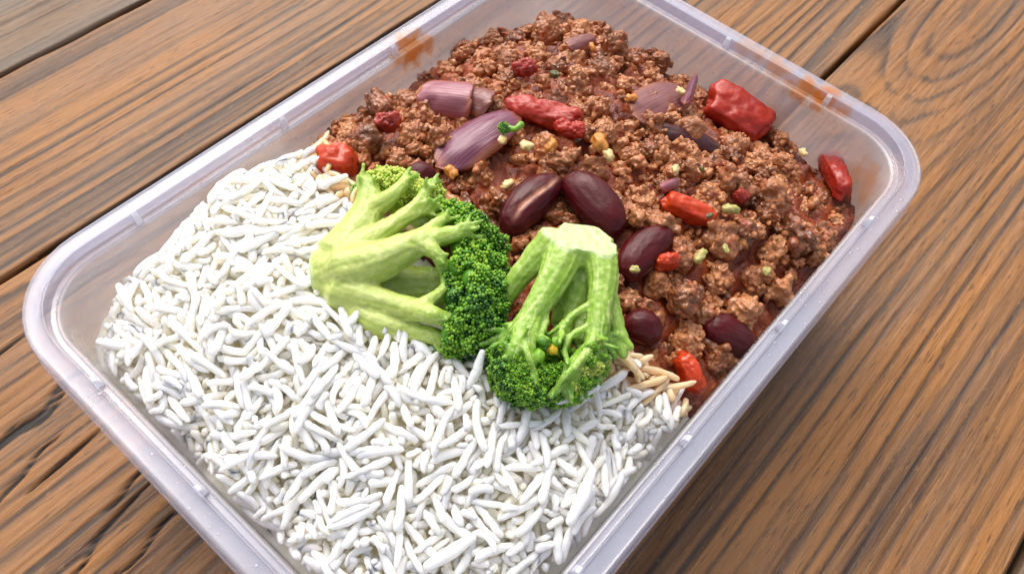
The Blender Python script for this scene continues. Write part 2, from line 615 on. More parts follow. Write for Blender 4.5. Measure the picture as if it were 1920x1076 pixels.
def plank(y0, y1, seed, mat, kind):
    x = np.arange(-290, 520, 2.4)
    y = np.linspace(y0 + 0.5, y1 - 0.5, int((y1 - y0) / 0.36))
    X, Y = np.meshgrid(x, y, indexing='ij')
    w = y1 - y0
    yy = (Y - y0) / w
    ph = Y / (6.3 if kind != 'grey' else 7) + 2.6 * n2(X / 380, Y / 46, seed) + 0.8 * n2(X / 200, Y / 17, seed + 1) + 0.16 * n2(X / 70, Y / 5, seed + 2)
    ph = ph + 1.2 * np.sin(yy * 5 + seed)
    if kind == 'cathedral':             # arched grain at the far right of the near plank
        ph = ph + 3.4 * np.exp(-((X - 215) / 75) ** 2 - ((Y + 38) / 22) ** 2) - 2.0 * np.exp(-((X - 130) / 45) ** 2 - ((Y + 33) / 15) ** 2)
    fr = ph - np.floor(ph)
    k = np.floor(ph)
    h = hash3(k.astype(np.int64), np.zeros_like(k, np.int64), np.zeros_like(k, np.int64), seed + 9)
    prof = np.clip(fr / 0.16, 0, 1) * np.clip((1 - fr) / 0.42, 0, 1) ** 0.8          # valleys between raised bands
    soft = 0.9 * n2(X / 170, Y / 2.4, seed + 3) + 0.7 * n2(X / 110, Y / 1.0, seed + 13)
    grain = 0.29 + (0.68 * prof - 0.22) * (0.45 + 0.65 * h) + 0.19 * soft + 0.20 * n2(X / 160, Y / 16, seed + 4, 2)
    crack = np.zeros_like(X)
    for q in range(8):
        cy = y0 + w * rng.random()
        cx = -200 + 110 * rng.random()
        L = 14 + 40 * rng.random()
        path = cy + 2.0 * n2((X + 91 * q) / 24, X * 0, seed + 20 + q) + (X - cx) * 0.02
        wd = 0.45 * np.clip(1 - ((X - cx) / L) ** 2, 0, 1)
        crack = np.maximum(crack, np.clip(1.3 - np.abs(Y - path) / np.maximum(wd, 1e-3), 0, 1) * (wd > 0.05))
    for (ax_, ay_, L, wd0) in ([(*at(40, 815, 0)[:2], 16, 1.3), (*at(95, 745, 0)[:2], 14, 0.8), (*at(130, 870, 0)[:2], 12, 0.6), (*at(30, 900, 0)[:2], 15, 0.7),
                               (*at(330, 960, 0)[:2], 22, 0.6), (*at(200, 1010, 0)[:2], 20, 0.6), (*at(250, 905, 0)[:2], 10, 0.5)] if seed == 23 else []):
        path = ay_ + 2.6 * n2((X + 40 * L) / 9, X * 0, 50) + (X - ax_) * 0.12
        wd = wd0 * np.clip(1 - ((X - ax_) / L) ** 2, 0, 1)
        crack = np.maximum(crack, np.clip(1.3 - np.abs(Y - path) / np.maximum(wd, 1e-3), 0, 1) * (wd > 0.05))
    edge = np.minimum(Y - y[0], y[-1] - Y)
    ragged = 0.8 + 0.5 * n2(X / 14, Y * 0, seed + 6)
    Z = 0.3 * (grain - 0.5) * (0.55 + 0.5 * h) - 0.9 * crack - 1.2 * np.clip(1 - edge / ragged, 0, 1) ** 2 + 0.12 * n2(X / 9, Y / 0.9, seed + 7)
    Z = Z - Z.max() + 0.0
    Y2 = Y + 0.25 * n2(X / 11, Y * 0, seed + 8) * (edge < 0.2)
    nx, ny = X.shape
    v = np.stack([X, Y2, Z], -1).reshape(-1, 3)
    idx = np.arange(nx * ny).reshape(nx, ny)
    f = np.stack([idx[:-1, :-1], idx[1:, :-1], idx[1:, 1:], idx[:-1, 1:]], -1).reshape(-1, 4)
    # sides and underside
    n0 = len(v)
    rim_i = np.concatenate([idx[:, 0], idx[-1, 1:], idx[-2::-1, -1], idx[0, -2:0:-1]])
    low = v[rim_i].copy()
    low[:, 2] = -28
    v = np.concatenate([v, low])
    m = len(rim_i)
    s = np.arange(m)
    sides = np.stack([rim_i, n0 + s, n0 + (s + 1) % m, rim_i[(s + 1) % m]], -1)
    me = mesh("plank", v, np.concatenate([f, sides]), mat)
    attr(me, "grain", np.concatenate([grain.ravel(), np.full(m, 0.25)]))
    attr(me, "crack", np.concatenate([crack.ravel(), np.full(m, 0.0)]))
    return obj("plank", me, table)


for a in [(175.8, 290, 3, M_wood_grey, 'grey'), (290.6, 407, 4, M_wood, 'straight'), (106.8, 175.4, 11, M_wood, 'straight'),
          (-10.6, 106.4, 23, M_wood, 'straight'), (-126.6, -11.0, 31, M_wood, 'cathedral'), (-243, -127.0, 47, M_wood_grey, 'straight')]:
    plank(*a)

# ------------------------------------------------------------------ the container
A, B, RC = 86.0, 60.75, 20.0


def rrect(d, n=10):
    """outline of the tub at inset d"""
    a, b = A - d, B - d
    r = max(RC - d, 6.0)
    pts = []
    for (cx, cy, a0) in ((a - r, b - r, 0), (-a + r, b - r, 90), (-a + r, -b + r, 180), (a - r, -b + r, 270)):
        for k in range(n + 1):
            th = math.radians(a0 + 90 * k / n)
            pts.append((cx + r * math.cos(th), cy + r * math.sin(th)))
    out = []
    m = len(pts)
    for i in range(m):                                  # straight runs get a few points too
        p, q = pts[i], pts[(i + 1) % m]
        out.append(p)
        if i % (n + 1) == n:
            for k in range(1, 12):
                out.append((p[0] + (q[0] - p[0]) * k / 12, p[1] + (q[1] - p[1]) * k / 12))
    return np.array(out)


def loft(profile, wob=0.0):
    rings = []
    for d, z in profile:
        p = rrect(d)
        rings.append(np.column_stack([p, np.full(len(p), z)]))
    m = len(rings[0])
    v = np.concatenate(rings)
    s = np.arange(m)
    f = [np.stack([i * m + s, i * m + (s + 1) % m, (i + 1) * m + (s + 1) % m, (i + 1) * m + s], -1) for i in range(len(rings) - 1)]
    return v, np.concatenate(f), m


tub = empty("food_container")
tag(tub, "clear frosted plastic takeaway tub filled with rice, broccoli and chilli", "container")
inner = [(5.6, 47.4), (5.95, 47.33), (6.2, 47.0), (6.75, 42), (7.9, 33), (9.6, 19), (11.5, 4.2), (12.2, 2.2), (13.6, 1.2), (16, 0.8)]
outer = [(16, 0.0), (13.2, 0.35), (11.6, 1.7), (10.7, 4.2), (8.8, 19), (7.1, 33), (6.5, 38), (6.05, 45.9), (5.7, 46.4), (5.6, 46.6)]
vi, fi, m = loft(inner)
vo, fo, _ = loft(outer)
f_in = [tuple(q) for q in fi]
f_out = [tuple(q + len(vi)) for q in fo]
floor_in = tuple(range((len(inner) - 1) * m, len(inner) * m))
floor_out = tuple(len(vi) + k for k in range(m - 1, -1, -1))
me = mesh("tub_body", np.concatenate([vi, vo]), f_in + f_out + [floor_in, floor_out], M_tub)
obj("tub_body", me, tub)
rimp = [(5.6, 46.6), (3.5, 46.6), (3.3, 46.8), (3.2, 49.1), (2.9, 49.3), (1.1, 49.3), (0.85, 49.1), (0.7, 44.2), (0.5, 43.9), (-0.25, 43.9), (-0.35, 44.2),
        (-0.2, 44.7), (0.0, 45.0), (0.0, 49.45), (0.06, 49.75), (0.25, 49.95), (0.55, 50.0), (0.8, 49.9), (1.1, 49.86), (3.2, 49.86), (3.45, 49.92), (3.6, 50.05), (3.85, 50.06), (3.98, 49.95), (4.06, 49.6), (4.2, 47.7),
        (4.3, 47.48), (4.55, 47.4), (5.25, 47.4), (5.4, 47.5), (5.6, 47.4)]
v, f, m = loft(rimp)
v[:, 2] += 0.10 * noise(np.column_stack([v[:, 0] / 22, v[:, 1] / 22, np.zeros(len(v))]), 5)
me = mesh("rim", v, f, M_rim)
me.set_sharp_from_angle(angle=math.radians(24))
obj("rim", me, tub)


def lug(px, py):
    p = at(px, py, 49)
    # nearest side of the bead's inner face
    dx, dy = A - 4.1 - abs(p[0]), B - 4.1 - abs(p[1])
    if abs(dx) < abs(dy):
        c, ax = np.array([math.copysign(A - 4.1, p[0]), p[1]]), np.array([-math.copysign(1, p[0]), 0])
    else:
        c, ax = np.array([p[0], math.copysign(B - 4.1, p[1])]), np.array([0, -math.copysign(1, p[1])])
    side = np.array([-ax[1], ax[0]])
    vs, prof = [], [(-0.5, 49.2), (-0.5, 47.35), (1.25, 47.35), (1.1, 48.4), (0.45, 49.75), (-0.25, 50.12)]
    for s in (-0.75, 0.75):
        for d, z in prof:
            q = c + ax * d + side * s * (0.85 if z > 49 else 1)
            vs.append((q[0], q[1], z))
    n = len(prof)
    fs = [tuple(range(n)), tuple(range(2 * n - 1, n - 1, -1))] + [(i, n + i, n + (i + 1) % n, (i + 1) % n) for i in range(n)]
    obj("lug", mesh("lug", vs, fs, M_lug, smooth=False), tub)


for q in [(247, 400), (523, 222), (737, 92), (960, -45), (1368, 75), (1552, 187), (1140, -60), (1637, 417), (1476, 613), (1296, 830), (1096, 1080), (172, 718), (368, 922), (560, 1110)]:
    lug(*q)

# condensation on the walls, the shelf and the flat of the rim
iv, if_ = ICO[2]
keep = iv[if_].mean(1)[:, 2] > -0.12
df = if_[keep]


def drop(c, nrm, r, flat):
    M3 = frame(np.cross(nrm, (0.3, 0.5, 0.8)), nrm)
    return (iv * np.array([r, r * rng.uniform(0.8, 1.15), r * flat])) @ M3.T + c, df


parts = []
for q in range(900):
    side = rng.choice(['A', 'B', 'C', 'D'], p=[0.3, 0.25, 0.35, 0.1])
    z = 46.9 - 9 * rng.random() ** 1.6
    d = ztop(z)
    t_ = rng.uniform(-0.88, 0.88)
    r = 0.14 + 0.3 * rng.random() ** 3
    if side in 'AC':
        s = 1 if side == 'A' else -1
        c, nr = np.array([t_ * (A - 18), s * (B - d), z]), np.array([0, -s, 0.12])
        if side == 'C':
            c[0] = rng.uniform(-10, 66)
    else:
        s = 1 if side == 'B' else -1
        c, nr = np.array([s * (A - d), t_ * (B - 18), z]), np.array([-s, 0, 0.12])
    parts.append(drop(c, nr, r, 0.5))
for q in range(170):                                      # on the shelf and the top of the rim
    side = rng.choice(['C', 'D', 'A'], p=[0.65, 0.25, 0.1])
    top = rng.random() < 0.45
    d = rng.uniform(0.8, 3.3) if top else rng.uniform(4.5, 6.0)
    z = 50.0 if top else 47.4
    r = 0.13 + 0.38 * rng.random() ** 3
    if side == 'D':
        c = np.array([-(A - d), rng.uniform(-40, 40), z])
    else:
        c = np.array([rng.uniform(-30, 64), (B - d) * (-1 if side == 'C' else 1), z])
    parts.append(drop(c, np.array([0.02, 0.01, 1.0]), r, 0.5))
v, f = join(parts)
tag(obj("condensation", mesh("condensation", v, f, M_water), tub), "tiny clear water droplets", kind="stuff")

# ------------------------------------------------------------------ the surface of the meal
CTRL = [(215, 640, 38), (250, 560, 41), (310, 500, 45), (440, 345, 49), (540, 330, 50), (640, 350, 50), (500, 600, 51), (480, 460, 51), (700, 750, 51), (900, 850, 49),
        (700, 950, 47), (600, 1070, 43), (1000, 1000, 43), (1230, 790, 39), (1080, 900, 45), (390, 880, 42), (260, 740, 38), (300, 640, 45), (420, 760, 49), (550, 850, 48), (470, 960, 41),
        (650, 195, 49), (700, 260, 52), (850, 100, 48), (1000, 55, 47), (1130, 65, 47), (1250, 130, 44), (1430, 240, 40), (1560, 300, 38), (1585, 380, 36), (1540, 480, 36),
        (1460, 560, 37), (1400, 640, 36), (1330, 740, 35), (1000, 150, 54), (1100, 250, 55), (1300, 330, 50), (1420, 400, 47), (1270, 500, 49), (1000, 350, 52), (820, 270, 53),
        (1250, 620, 45), (1180, 700, 44), (800, 520, 50), (950, 600, 49), (1060, 600, 48)]
WALL = [(-30, 52, 42), (-60, 50, 38), (-77, 34, 36), (-78, 10, 37), (-78, -15, 38), (0, 52, 40), (25, 52, 40), (48, 52, 38), (68, 48, 36), (78, 35, 36), (79, 10, 35), (79, -15, 34), (79, -36, 33), (-50, -52, 38), (-20, -52, 36), (20, -53, 33), (50, -53, 33)]
cp = np.array([at(*c)[:2] for c in CTRL] + [c[:2] for c in WALL])
cz = np.array([c[2] for c in CTRL + WALL], float)
D = np.linalg.norm(cp[:, None] - cp[None], axis=2)
n_ = len(cp)
KM = np.zeros((n_ + 3, n_ + 3))
KM[:n_, :n_] = -D + 0.0
KM[:n_, :n_] += np.eye(n_) * -4.0 * -1
KM[:n_, n_] = KM[n_, :n_] = 1
KM[:n_, n_ + 1:] = cp
KM[n_ + 1:, :n_] = cp.T
sol = np.linalg.solve(KM, np.concatenate([cz, [0, 0, 0]]))


def height(x, y):
    x, y = np.asarray(x, float), np.asarray(y, float)
    p = np.stack([x.ravel(), y.ravel()], 1)
    d = np.linalg.norm(p[:, None] - cp[None], axis=2)
    h = -d @ sol[:n_] + sol[n_] + p @ sol[n_ + 1:]
    return np.clip(h, 30, 57).reshape(x.shape)


OUTLINE = np.array([(186, 640), (222, 530), (300, 468), (425, 322), (520, 300), (585, 275), (628, 182), (740, 168), (772, 140), (826, 82), (920, 58), (1000, 30), (1100, 34), (1200, 70),
                    (1290, 136), (1440, 180), (1462, 250), (1545, 262), (1604, 322), (1596, 400), (1560, 465), (1400, 645), (1350, 738), (1306, 790), (1072, 1076), (990, 1180), (700, 1250),
                    (548, 1090), (466, 985), (374, 890), (290, 785), (232, 735), (200, 690)], float)


def shown(p, r=0.0):
    """whether points (mm) fall within the outline the meal has against the walls of the tub"""
    q = (np.atleast_2d(p) - CAM) @ RR.T
    x, y = q[:, 0] / q[:, 2] * FPX + 960, q[:, 1] / q[:, 2] * FPX + 538
    ins = np.zeros(len(x), bool)
    dist = np.full(len(x), 1e9)
    for a, b in zip(OUTLINE, np.roll(OUTLINE, -1, 0)):
        c = (a[1] > y) != (b[1] > y)
        ins ^= c & (x < (b[0] - a[0]) * (y - a[1]) / (b[1] - a[1] + 1e-12) + a[0])
        ab = b - a
        t = np.clip(((x - a[0]) * ab[0] + (y - a[1]) * ab[1]) / (ab @ ab), 0, 1)
        dist = np.minimum(dist, np.hypot(x - a[0] - t * ab[0], y - a[1] - t * ab[1]))
    return ins & (dist * q[:, 2] / FPX >= r)


BORDER = np.array([at(*c)[:2] for c in [(440, 120, 50), (560, 235, 50), (625, 320, 50), (665, 400, 50), (790, 470, 50), (930, 600, 49), (1080, 665, 47), (1180, 690, 44), (1260, 735, 40), (1330, 800, 36), (1420, 880, 34)]])


def side(x, y):
    """> 0 on the chilli's side of the line where rice and chilli meet (signed distance, mm)"""
    p = np.stack([np.ravel(x), np.ravel(y)], 1)
    best = np.full(len(p), 1e9)
    sg = np.ones(len(p))
    for a, b in zip(BORDER[:-1], BORDER[1:]):
        ab = b - a
        t = np.clip(((p - a) @ ab) / (ab @ ab), 0, 1)
        d = p - (a + t[:, None] * ab)
        dd = np.linalg.norm(d, axis=1)
        cr = ab[0] * d[:, 1] - ab[1] * d[:, 0]
        upd = dd < best
        best = np.where(upd, dd, best)
        sg = np.where(upd, np.sign(cr), sg)
    return (best * sg).reshape(np.shape(x))


def inside(x, y, z, margin=0.0):
    d = ztop(z) + 0.3 + margin
    a, b = A - d, B - d
    r = np.maximum(RC - d, 6.0)
    qx, qy = np.abs(x) - (a - r), np.abs(y) - (b - r)
    return np.hypot(np.maximum(qx, 0), np.maximum(qy, 0)) + np.minimum(np.maximum(qx, qy), 0) < r


# fill below the visible pieces: one body for the rice, one for the sauce, reaching the walls and the floor of the tub
N = 250
g = np.linspace(-1, 1, N)
GU, GV = np.meshgrid(g, g, indexing='ij')
mx = np.maximum(np.maximum(np.abs(GU), np.abs(GV)), 1e-9)


def fit(u, v_, z):
    d = ztop(z) + 0.35
    a, b = A - d, B - d
    r = np.maximum(RC - d, 6.0)
    dx, dy = u / mx, v_ / mx
    qx, qy = a * np.abs(dx), b * np.abs(dy)
    ex, ey = qx - (a - r), qy - (b - r)
    L = np.hypot(np.maximum(ex, 1e-9), np.maximum(ey, 1e-9))
    k = np.where((ex > 0) & (ey > 0) & (L > r), r / L, 1.0)
    qx = np.where((ex > 0) & (ey > 0), a - r + ex * k, qx)
    qy = np.where((ex > 0) & (ey > 0), b - r + ey * k, qy)
    return np.sign(dx) * qx * mx, np.sign(dy) * qy * mx


GX, GY = fit(GU, GV, np.full_like(GU, 42.0))
GH = height(GX, GY)
GX, GY = fit(GU, GV, np.clip(GH, 30, 46))


def filling(meat):
    H = height(GX, GY) - (3.9 if meat else 2.7)
    P = np.stack([GX.ravel() / 3.2, GY.ravel() / 3.2, np.zeros(GX.size)], 1)
    H = np.where(shown(np.stack([GX, GY, H], -1).reshape(-1, 3), 1.5).reshape(GX.shape) | ((GY < 0) & (GX < 55)) | (GX < -60) & (GY < 25), H, np.minimum(H, 33.0))
    H = H + (1.5 if meat else 0.7) * fbm(P, 77, 5 if meat else 3).reshape(GX.shape)
    s = side(GX, GY) + 1.2 * n2(GX / 4, GY / 4, 5)
    idx = np.arange(N * N).reshape(N, N)
    f = np.stack([idx[:-1, :-1], idx[1:, :-1], idx[1:, 1:], idx[:-1, 1:]], -1).reshape(-1, 4)
    fs = s.ravel()[f].mean(1)
    f = f[fs > 0] if meat else f[fs <= 0]
    v = np.stack([GX, GY, H], -1).reshape(-1, 3)
    # skirt down the walls
    e = np.concatenate([np.stack([f[:, i], f[:, (i + 1) % 4]], 1) for i in range(4)])
    key = np.sort(e, 1)
    key = key[:, 0].astype(np.int64) * N * N + key[:, 1]
    u, inv, cnt = np.unique(key, return_inverse=True, return_counts=True)
    eb = e[cnt[inv] == 1]
    bx, by = fit(GU, GV, np.full_like(GU, 3.5))
    low = np.stack([bx, by, np.full_like(bx, 1.4)], -1).reshape(-1, 3)
    n0 = len(v)
    v = np.concatenate([v, low])
    f = np.concatenate([f, np.stack([eb[:, 1], eb[:, 0], n0 + eb[:, 0], n0 + eb[:, 1]], -1)])
    used = np.unique(f)
    mp = np.full(len(v), -1)
    mp[used] = np.arange(len(used))
    return v[used], mp[f]


v, f = filling(True)
sauce = obj("chilli_sauce", mesh("chilli_sauce", v, f, M_sauce))
tag(sauce, "dark red brown chilli sauce between the lumps of mince", "sauce", kind="stuff")

# ------------------------------------------------------------------ pieces in the chilli: beans, tomato, onion, garlic
KEEP_OUT = []            # (x, y, radius) where no mince lump may be dropped


def ends(p0, p1, lift):
    """two photograph points of a piece lying on the meal, lifted by mm above its surface"""
    out = []
    for (px, py) in (p0, p1):
        z = 48.0
        for _ in range(6):
            q = at(px, py, z)
            z = float(height(q[0], q[1])) + lift
        out.append(at(px, py, z))
    return out


def place(maker, name, p0, p1, lift, width, thick, up=(0, 0, 1), roll=0.0, keep=0.8):
    if name == 'kidney_bean':
        p0, p1 = np.array(p0, float), np.array(p1, float)
        p0, p1 = p0 + (p1 - p0) * 0.05, p1 - (p1 - p0) * 0.04
    a, b = ends(p0, p1, lift - (1.2 if name in ('onion_piece', 'tomato_piece') else 0.0))
    c = (a + b) / 2
    L = np.linalg.norm(b - a)
    w = width * mm_px(c)
    upv = np.array(up, float)
    R3 = frame(b - a, upv)
    if roll:
        cr, sr = math.cos(roll), math.sin(roll)
        R3 = R3 @ np.array([[1, 0, 0], [0, cr, -sr], [0, sr, cr]])
    o = obj(name, maker(L / 2, w / 2, thick), None, mat4(R3, c))
    for t in np.linspace(-0.7, 0.7, 5):
        p = c + (b - a) / 2 * t
        KEEP_OUT.append((p[0], p[1], w / 2 * keep * (1 - 0.4 * abs(t))))
    return o


def unit_mesh(name, v, f, mat, **attrs):
    me = mesh(name, v, f, mat)
    for k, val in attrs.items():
        attr(me, k, val)
    return me


def bean_mesh(seed, hil, a, b, c_):
    v, f = ICO[5]
    v = v.copy()
    n = v.copy()
    x = v[:, 0]
    s = np.sign(v) * np.abs(v) ** np.array([0.84, 0.9, 0.9])
    v = s * np.array([1, 1, 0.9])
    v[:, 1] += 0.20 * (1 - x ** 2) - 0.1
    gro = np.exp(-((n[:, 1] + 0.12 + 0.1 * np.sin(x * 4)) / 0.10) ** 2) * np.exp(-((x - 0.1) / 0.66) ** 4) * (n[:, 2] > -0.1)
    if hil == 0:
        gro = np.exp(-((n[:, 2]) / 0.14) ** 2) * np.exp(-(x / 0.4) ** 4) * (n[:, 1] < 0)
    v -= n * (0.09 * gro)[:, None]
    v += n * (0.030 * fbm(n * 2.2 + seed, seed, 3) + 0.012 * noise(n * np.array([3, 11, 11]) + seed, seed))[:, None]
    return unit_mesh("kidney_bean", v * np.array([a, b, c_]), f, M_bean, hilum=np.clip(gro * 1.5, 0, 1) * (1 if hil else 0.5))


cam_up = -RR[2]
for i, (p0, p1, lift, w, th, roll, hil, lab) in enumerate([
        ((938, 440), (1048, 328), -0.8, 74, 4.2, 0.0, 1, "dark red kidney bean with a pale split seam, behind the broccoli stalk"),
        ((1060, 322), (1166, 446), -0.6, 82, 4.4, 0.2, 0, "smooth dark red kidney bean, right of the one with the pale seam"),
        ((1160, 522), (1256, 428), -0.9, 74, 4.2, -0.2, 0, "shiny kidney bean right beside the cut top of the green floret"),
        ((1318, 600), (1412, 662), -1.4, 70, 4.0, 0.0, 0, "kidney bean half buried by the tub wall, above the red tomato strip"),
        ((1165, 598), (1240, 632), -1.6, 64, 4.0, 0.0, 0, "kidney bean buried in sauce below the small broccoli offshoot"),
        ((765, 345), (815, 318), -1.6, 50, 3.4, 0.0, 0, "dark kidney bean end peeping out above the pale broccoli branches")]):
    o = place(lambda a, b, c_: bean_mesh(i + 3, hil, a, b, c_), "kidney_bean", p0, p1, lift, w, th, up=cam_up * 0.6 + np.array([0, 0, 0.6]), roll=roll, keep=0.8)
    tag(o, lab, "bean", "kidney beans in the chilli")


def chunk_mesh(name, seed, mat, box, rough, sub, a, b, c_):
    v, f = ICO[sub]
    n = v.copy()
    m_ = np.max(np.abs(v), axis=1, keepdims=True)
    v = v * (1 - box) + v / m_ * box * 0.86
    v = v + n * (0.2 * noise(n * 1.4 + seed * 3.1, seed))[:, None]
    v[:, 2] += 0.12 * np.sin(v[:, 0] * 2 + seed)
    v = v * np.array([a, b, c_])
    nn = normals(v, f)
    v = v + nn * (min(a, b, c_) * 2.2 * rough * fbm(v / (0.55 * min(a, b)) + seed, seed + 1, 4) + 0.05 * fbm(v / 0.5, seed, 2))[:, None]
    return mesh(name, v, f, mat)


TOM = [((592, 302), (672, 300), 3.0, 62, 3.6, M_tom_or, 0.2, 0.04, "glossy orange tomato chunk at the edge of the rice, above the broccoli"),
       ((1318, 184), (1446, 254), 0.6, 90, 4.2, M_tom, 0.45, 0.055, "largest bright red tomato chunk, against the far wall of the tub"),
       ((950, 196), (1092, 226), 0.6, 56, 2.6, M_tom, 0.2, 0.075, "flat crushed red tomato piece beside the purple onion"),
       ((1238, 368), (1338, 412), 0.8, 46, 2.6, M_tom_or, 0.3, 0.04, "long orange red tomato strip right of the two kidney beans"),
       ((1276, 660), (1312, 738), 2.2, 44, 3.0, M_tom_or, 0.2, 0.04, "orange red tomato strip at the edge of the chilli by the near wall"),
       ((1548, 286), (1586, 372), 1.4, 44, 3.0, M_tom, 0.3, 0.045, "thin red tomato piece pressed against the right end wall"),
       ((1228, 494), (1274, 488), 1.6, 30, 2.0, M_tom_or, 0.2, 0.07, "small red tomato scrap on the mince, beside the kidney bean"),
       ((700, 232), (752, 226), 3.0, 34, 2.4, M_tom_dk, 0.2, 0.11, "dull pink tomato scrap on the left lump of mince"),
       ((1376, 364), (1404, 370), 0.8, 22, 1.6, M_tom_dk, 0.2, 0.11, "tiny pink tomato scrap above the greenish garlic piece"),
       ((958, 130), (1006, 122), 1.6, 30, 2.2, M_tom_dk, 0.2, 0.11, "dull red tomato scrap at the top of the mince heap"),
       ((1040, 235), (1100, 250), 0.2, 34, 2.0, M_tom, 0.2, 0.11, "dark red tomato shred right below the flat crushed tomato")]
for i, (p0, p1, lift, w, th, mt, bx, rg, lab) in enumerate(TOM):
    o = place(lambda a, b, c_: chunk_mesh("tomato_piece", i + 2, mt, bx, rg, 5, a, b, c_), "tomato_piece", p0, p1, lift, w, th, up=cam_up * 0.3 + np.array([0, 0, 0.7]), keep=0.58)
    tag(o, lab, "tomato", "tomato pieces in the chilli")


def petal_mesh(seed, mat, curl, lcurl, point, a, b, c_, thick=0.16):
    """a curved layer of onion: unit length and width, real thickness"""
    nu, nv = 30, 16
    u = np.linspace(-1, 1, nu)
    w = np.linspace(-1, 1, nv)
    Uu, Vv = np.meshgrid(u, w, indexing='ij')
    wid = (1 - np.abs(Uu) ** (2.2 * point)) ** 0.6 * (1 + 0.12 * n2(Uu * 2 + seed, Uu * 0, seed)) + 0.06
    X = Uu * (1 + 0.06 * n2(Vv * 2, Vv * 0 + seed, seed + 3))
    Y = Vv * wid
    Z = -curl * Y ** 2 - lcurl * Uu ** 2 + 0.06 * n2(Uu * 2.5, Vv * 2.5, seed + 5) + 0.35 * curl
    top = np.stack([X, Y, Z], -1).reshape(-1, 3)
    bot = top.copy()
    bot[:, 2] -= thick * (1.2 + 0.5 * noise(top * 3, seed))
    bot[:, :2] *= 0.97
    idx = np.arange(nu * nv).reshape(nu, nv)
    f = np.stack([idx[:-1, :-1], idx[1:, :-1], idx[1:, 1:], idx[:-1, 1:]], -1).reshape(-1, 4)
    n0 = nu * nv
    rim_i = np.concatenate([idx[:, 0], idx[-1, 1:], idx[-2::-1, -1], idx[0, -2:0:-1]])
    nxt = np.roll(rim_i, -1)
    sides = np.stack([rim_i, n0 + rim_i, n0 + nxt, nxt], -1)
    return mesh("onion_piece", np.concatenate([top, bot]) * np.array([a, b, c_]), np.concatenate([f, f[:, ::-1] + n0, sides]), mat)


for i, (p0, p1, lift, w, th, mt, cu, lc, pt, roll, lab) in enumerate([
        ((784, 178), (884, 186), 3.6, 74, 6.0, M_on_pk, 0.55, 0.1, 3.0, 0.25, "square pink onion piece with orange edges, near the back wall"),
        ((862, 176), (922, 190), 2.6, 60, 4.0, M_on_tr, 0.5, 0.1, 2.0, 0.0, "see-through stewed onion piece behind the square pink onion"),
        ((814, 300), (972, 200), 2.4, 88, 5.6, M_on_pu, 0.42, 0.45, 1.0, -0.25, "large striped purple onion layer left of the green broccoli crumb"),
        ((1188, 210), (1286, 166), 2.6, 74, 4.0, M_on_tr, 0.3, 0.2, 1.6, 0.1, "flat brownish pink onion layer near the sliver standing up"),
        ((1284, 196), (1306, 140), 5.0, 18, 3.0, M_on_pu, 0.5, 0.1, 1.3, 0.0, "thin purple onion sliver standing up at the heap's far edge"),
        ((1238, 238), (1352, 276), 1.0, 50, 4.0, M_on_dk, 0.6, 0.3, 1.2, 0.0, "dark purple onion piece with a greenish tip below the large tomato"),
        ((1238, 352), (1274, 336), 1.8, 20, 2.4, M_on_pk, 0.5, 0.1, 1.2, 0.0, "little pale purple onion scrap above the long tomato strip"),
        ((1064, 84), (1116, 66), 1.6, 34, 3.0, M_on_tr, 0.5, 0.2, 1.4, 0.0, "dusky onion scrap at the top of the mince heap")]):
    o = place(lambda a, b, c_: petal_mesh(i * 7 + 1, mt, cu, lc, pt, a, b, c_), "onion_piece", p0, p1, lift, w, th, up=cam_up * 0.5 + np.array([0, 0, 0.5]), roll=roll, keep=0.58)
    tag(o, lab, "onion", "onion pieces in the chilli")

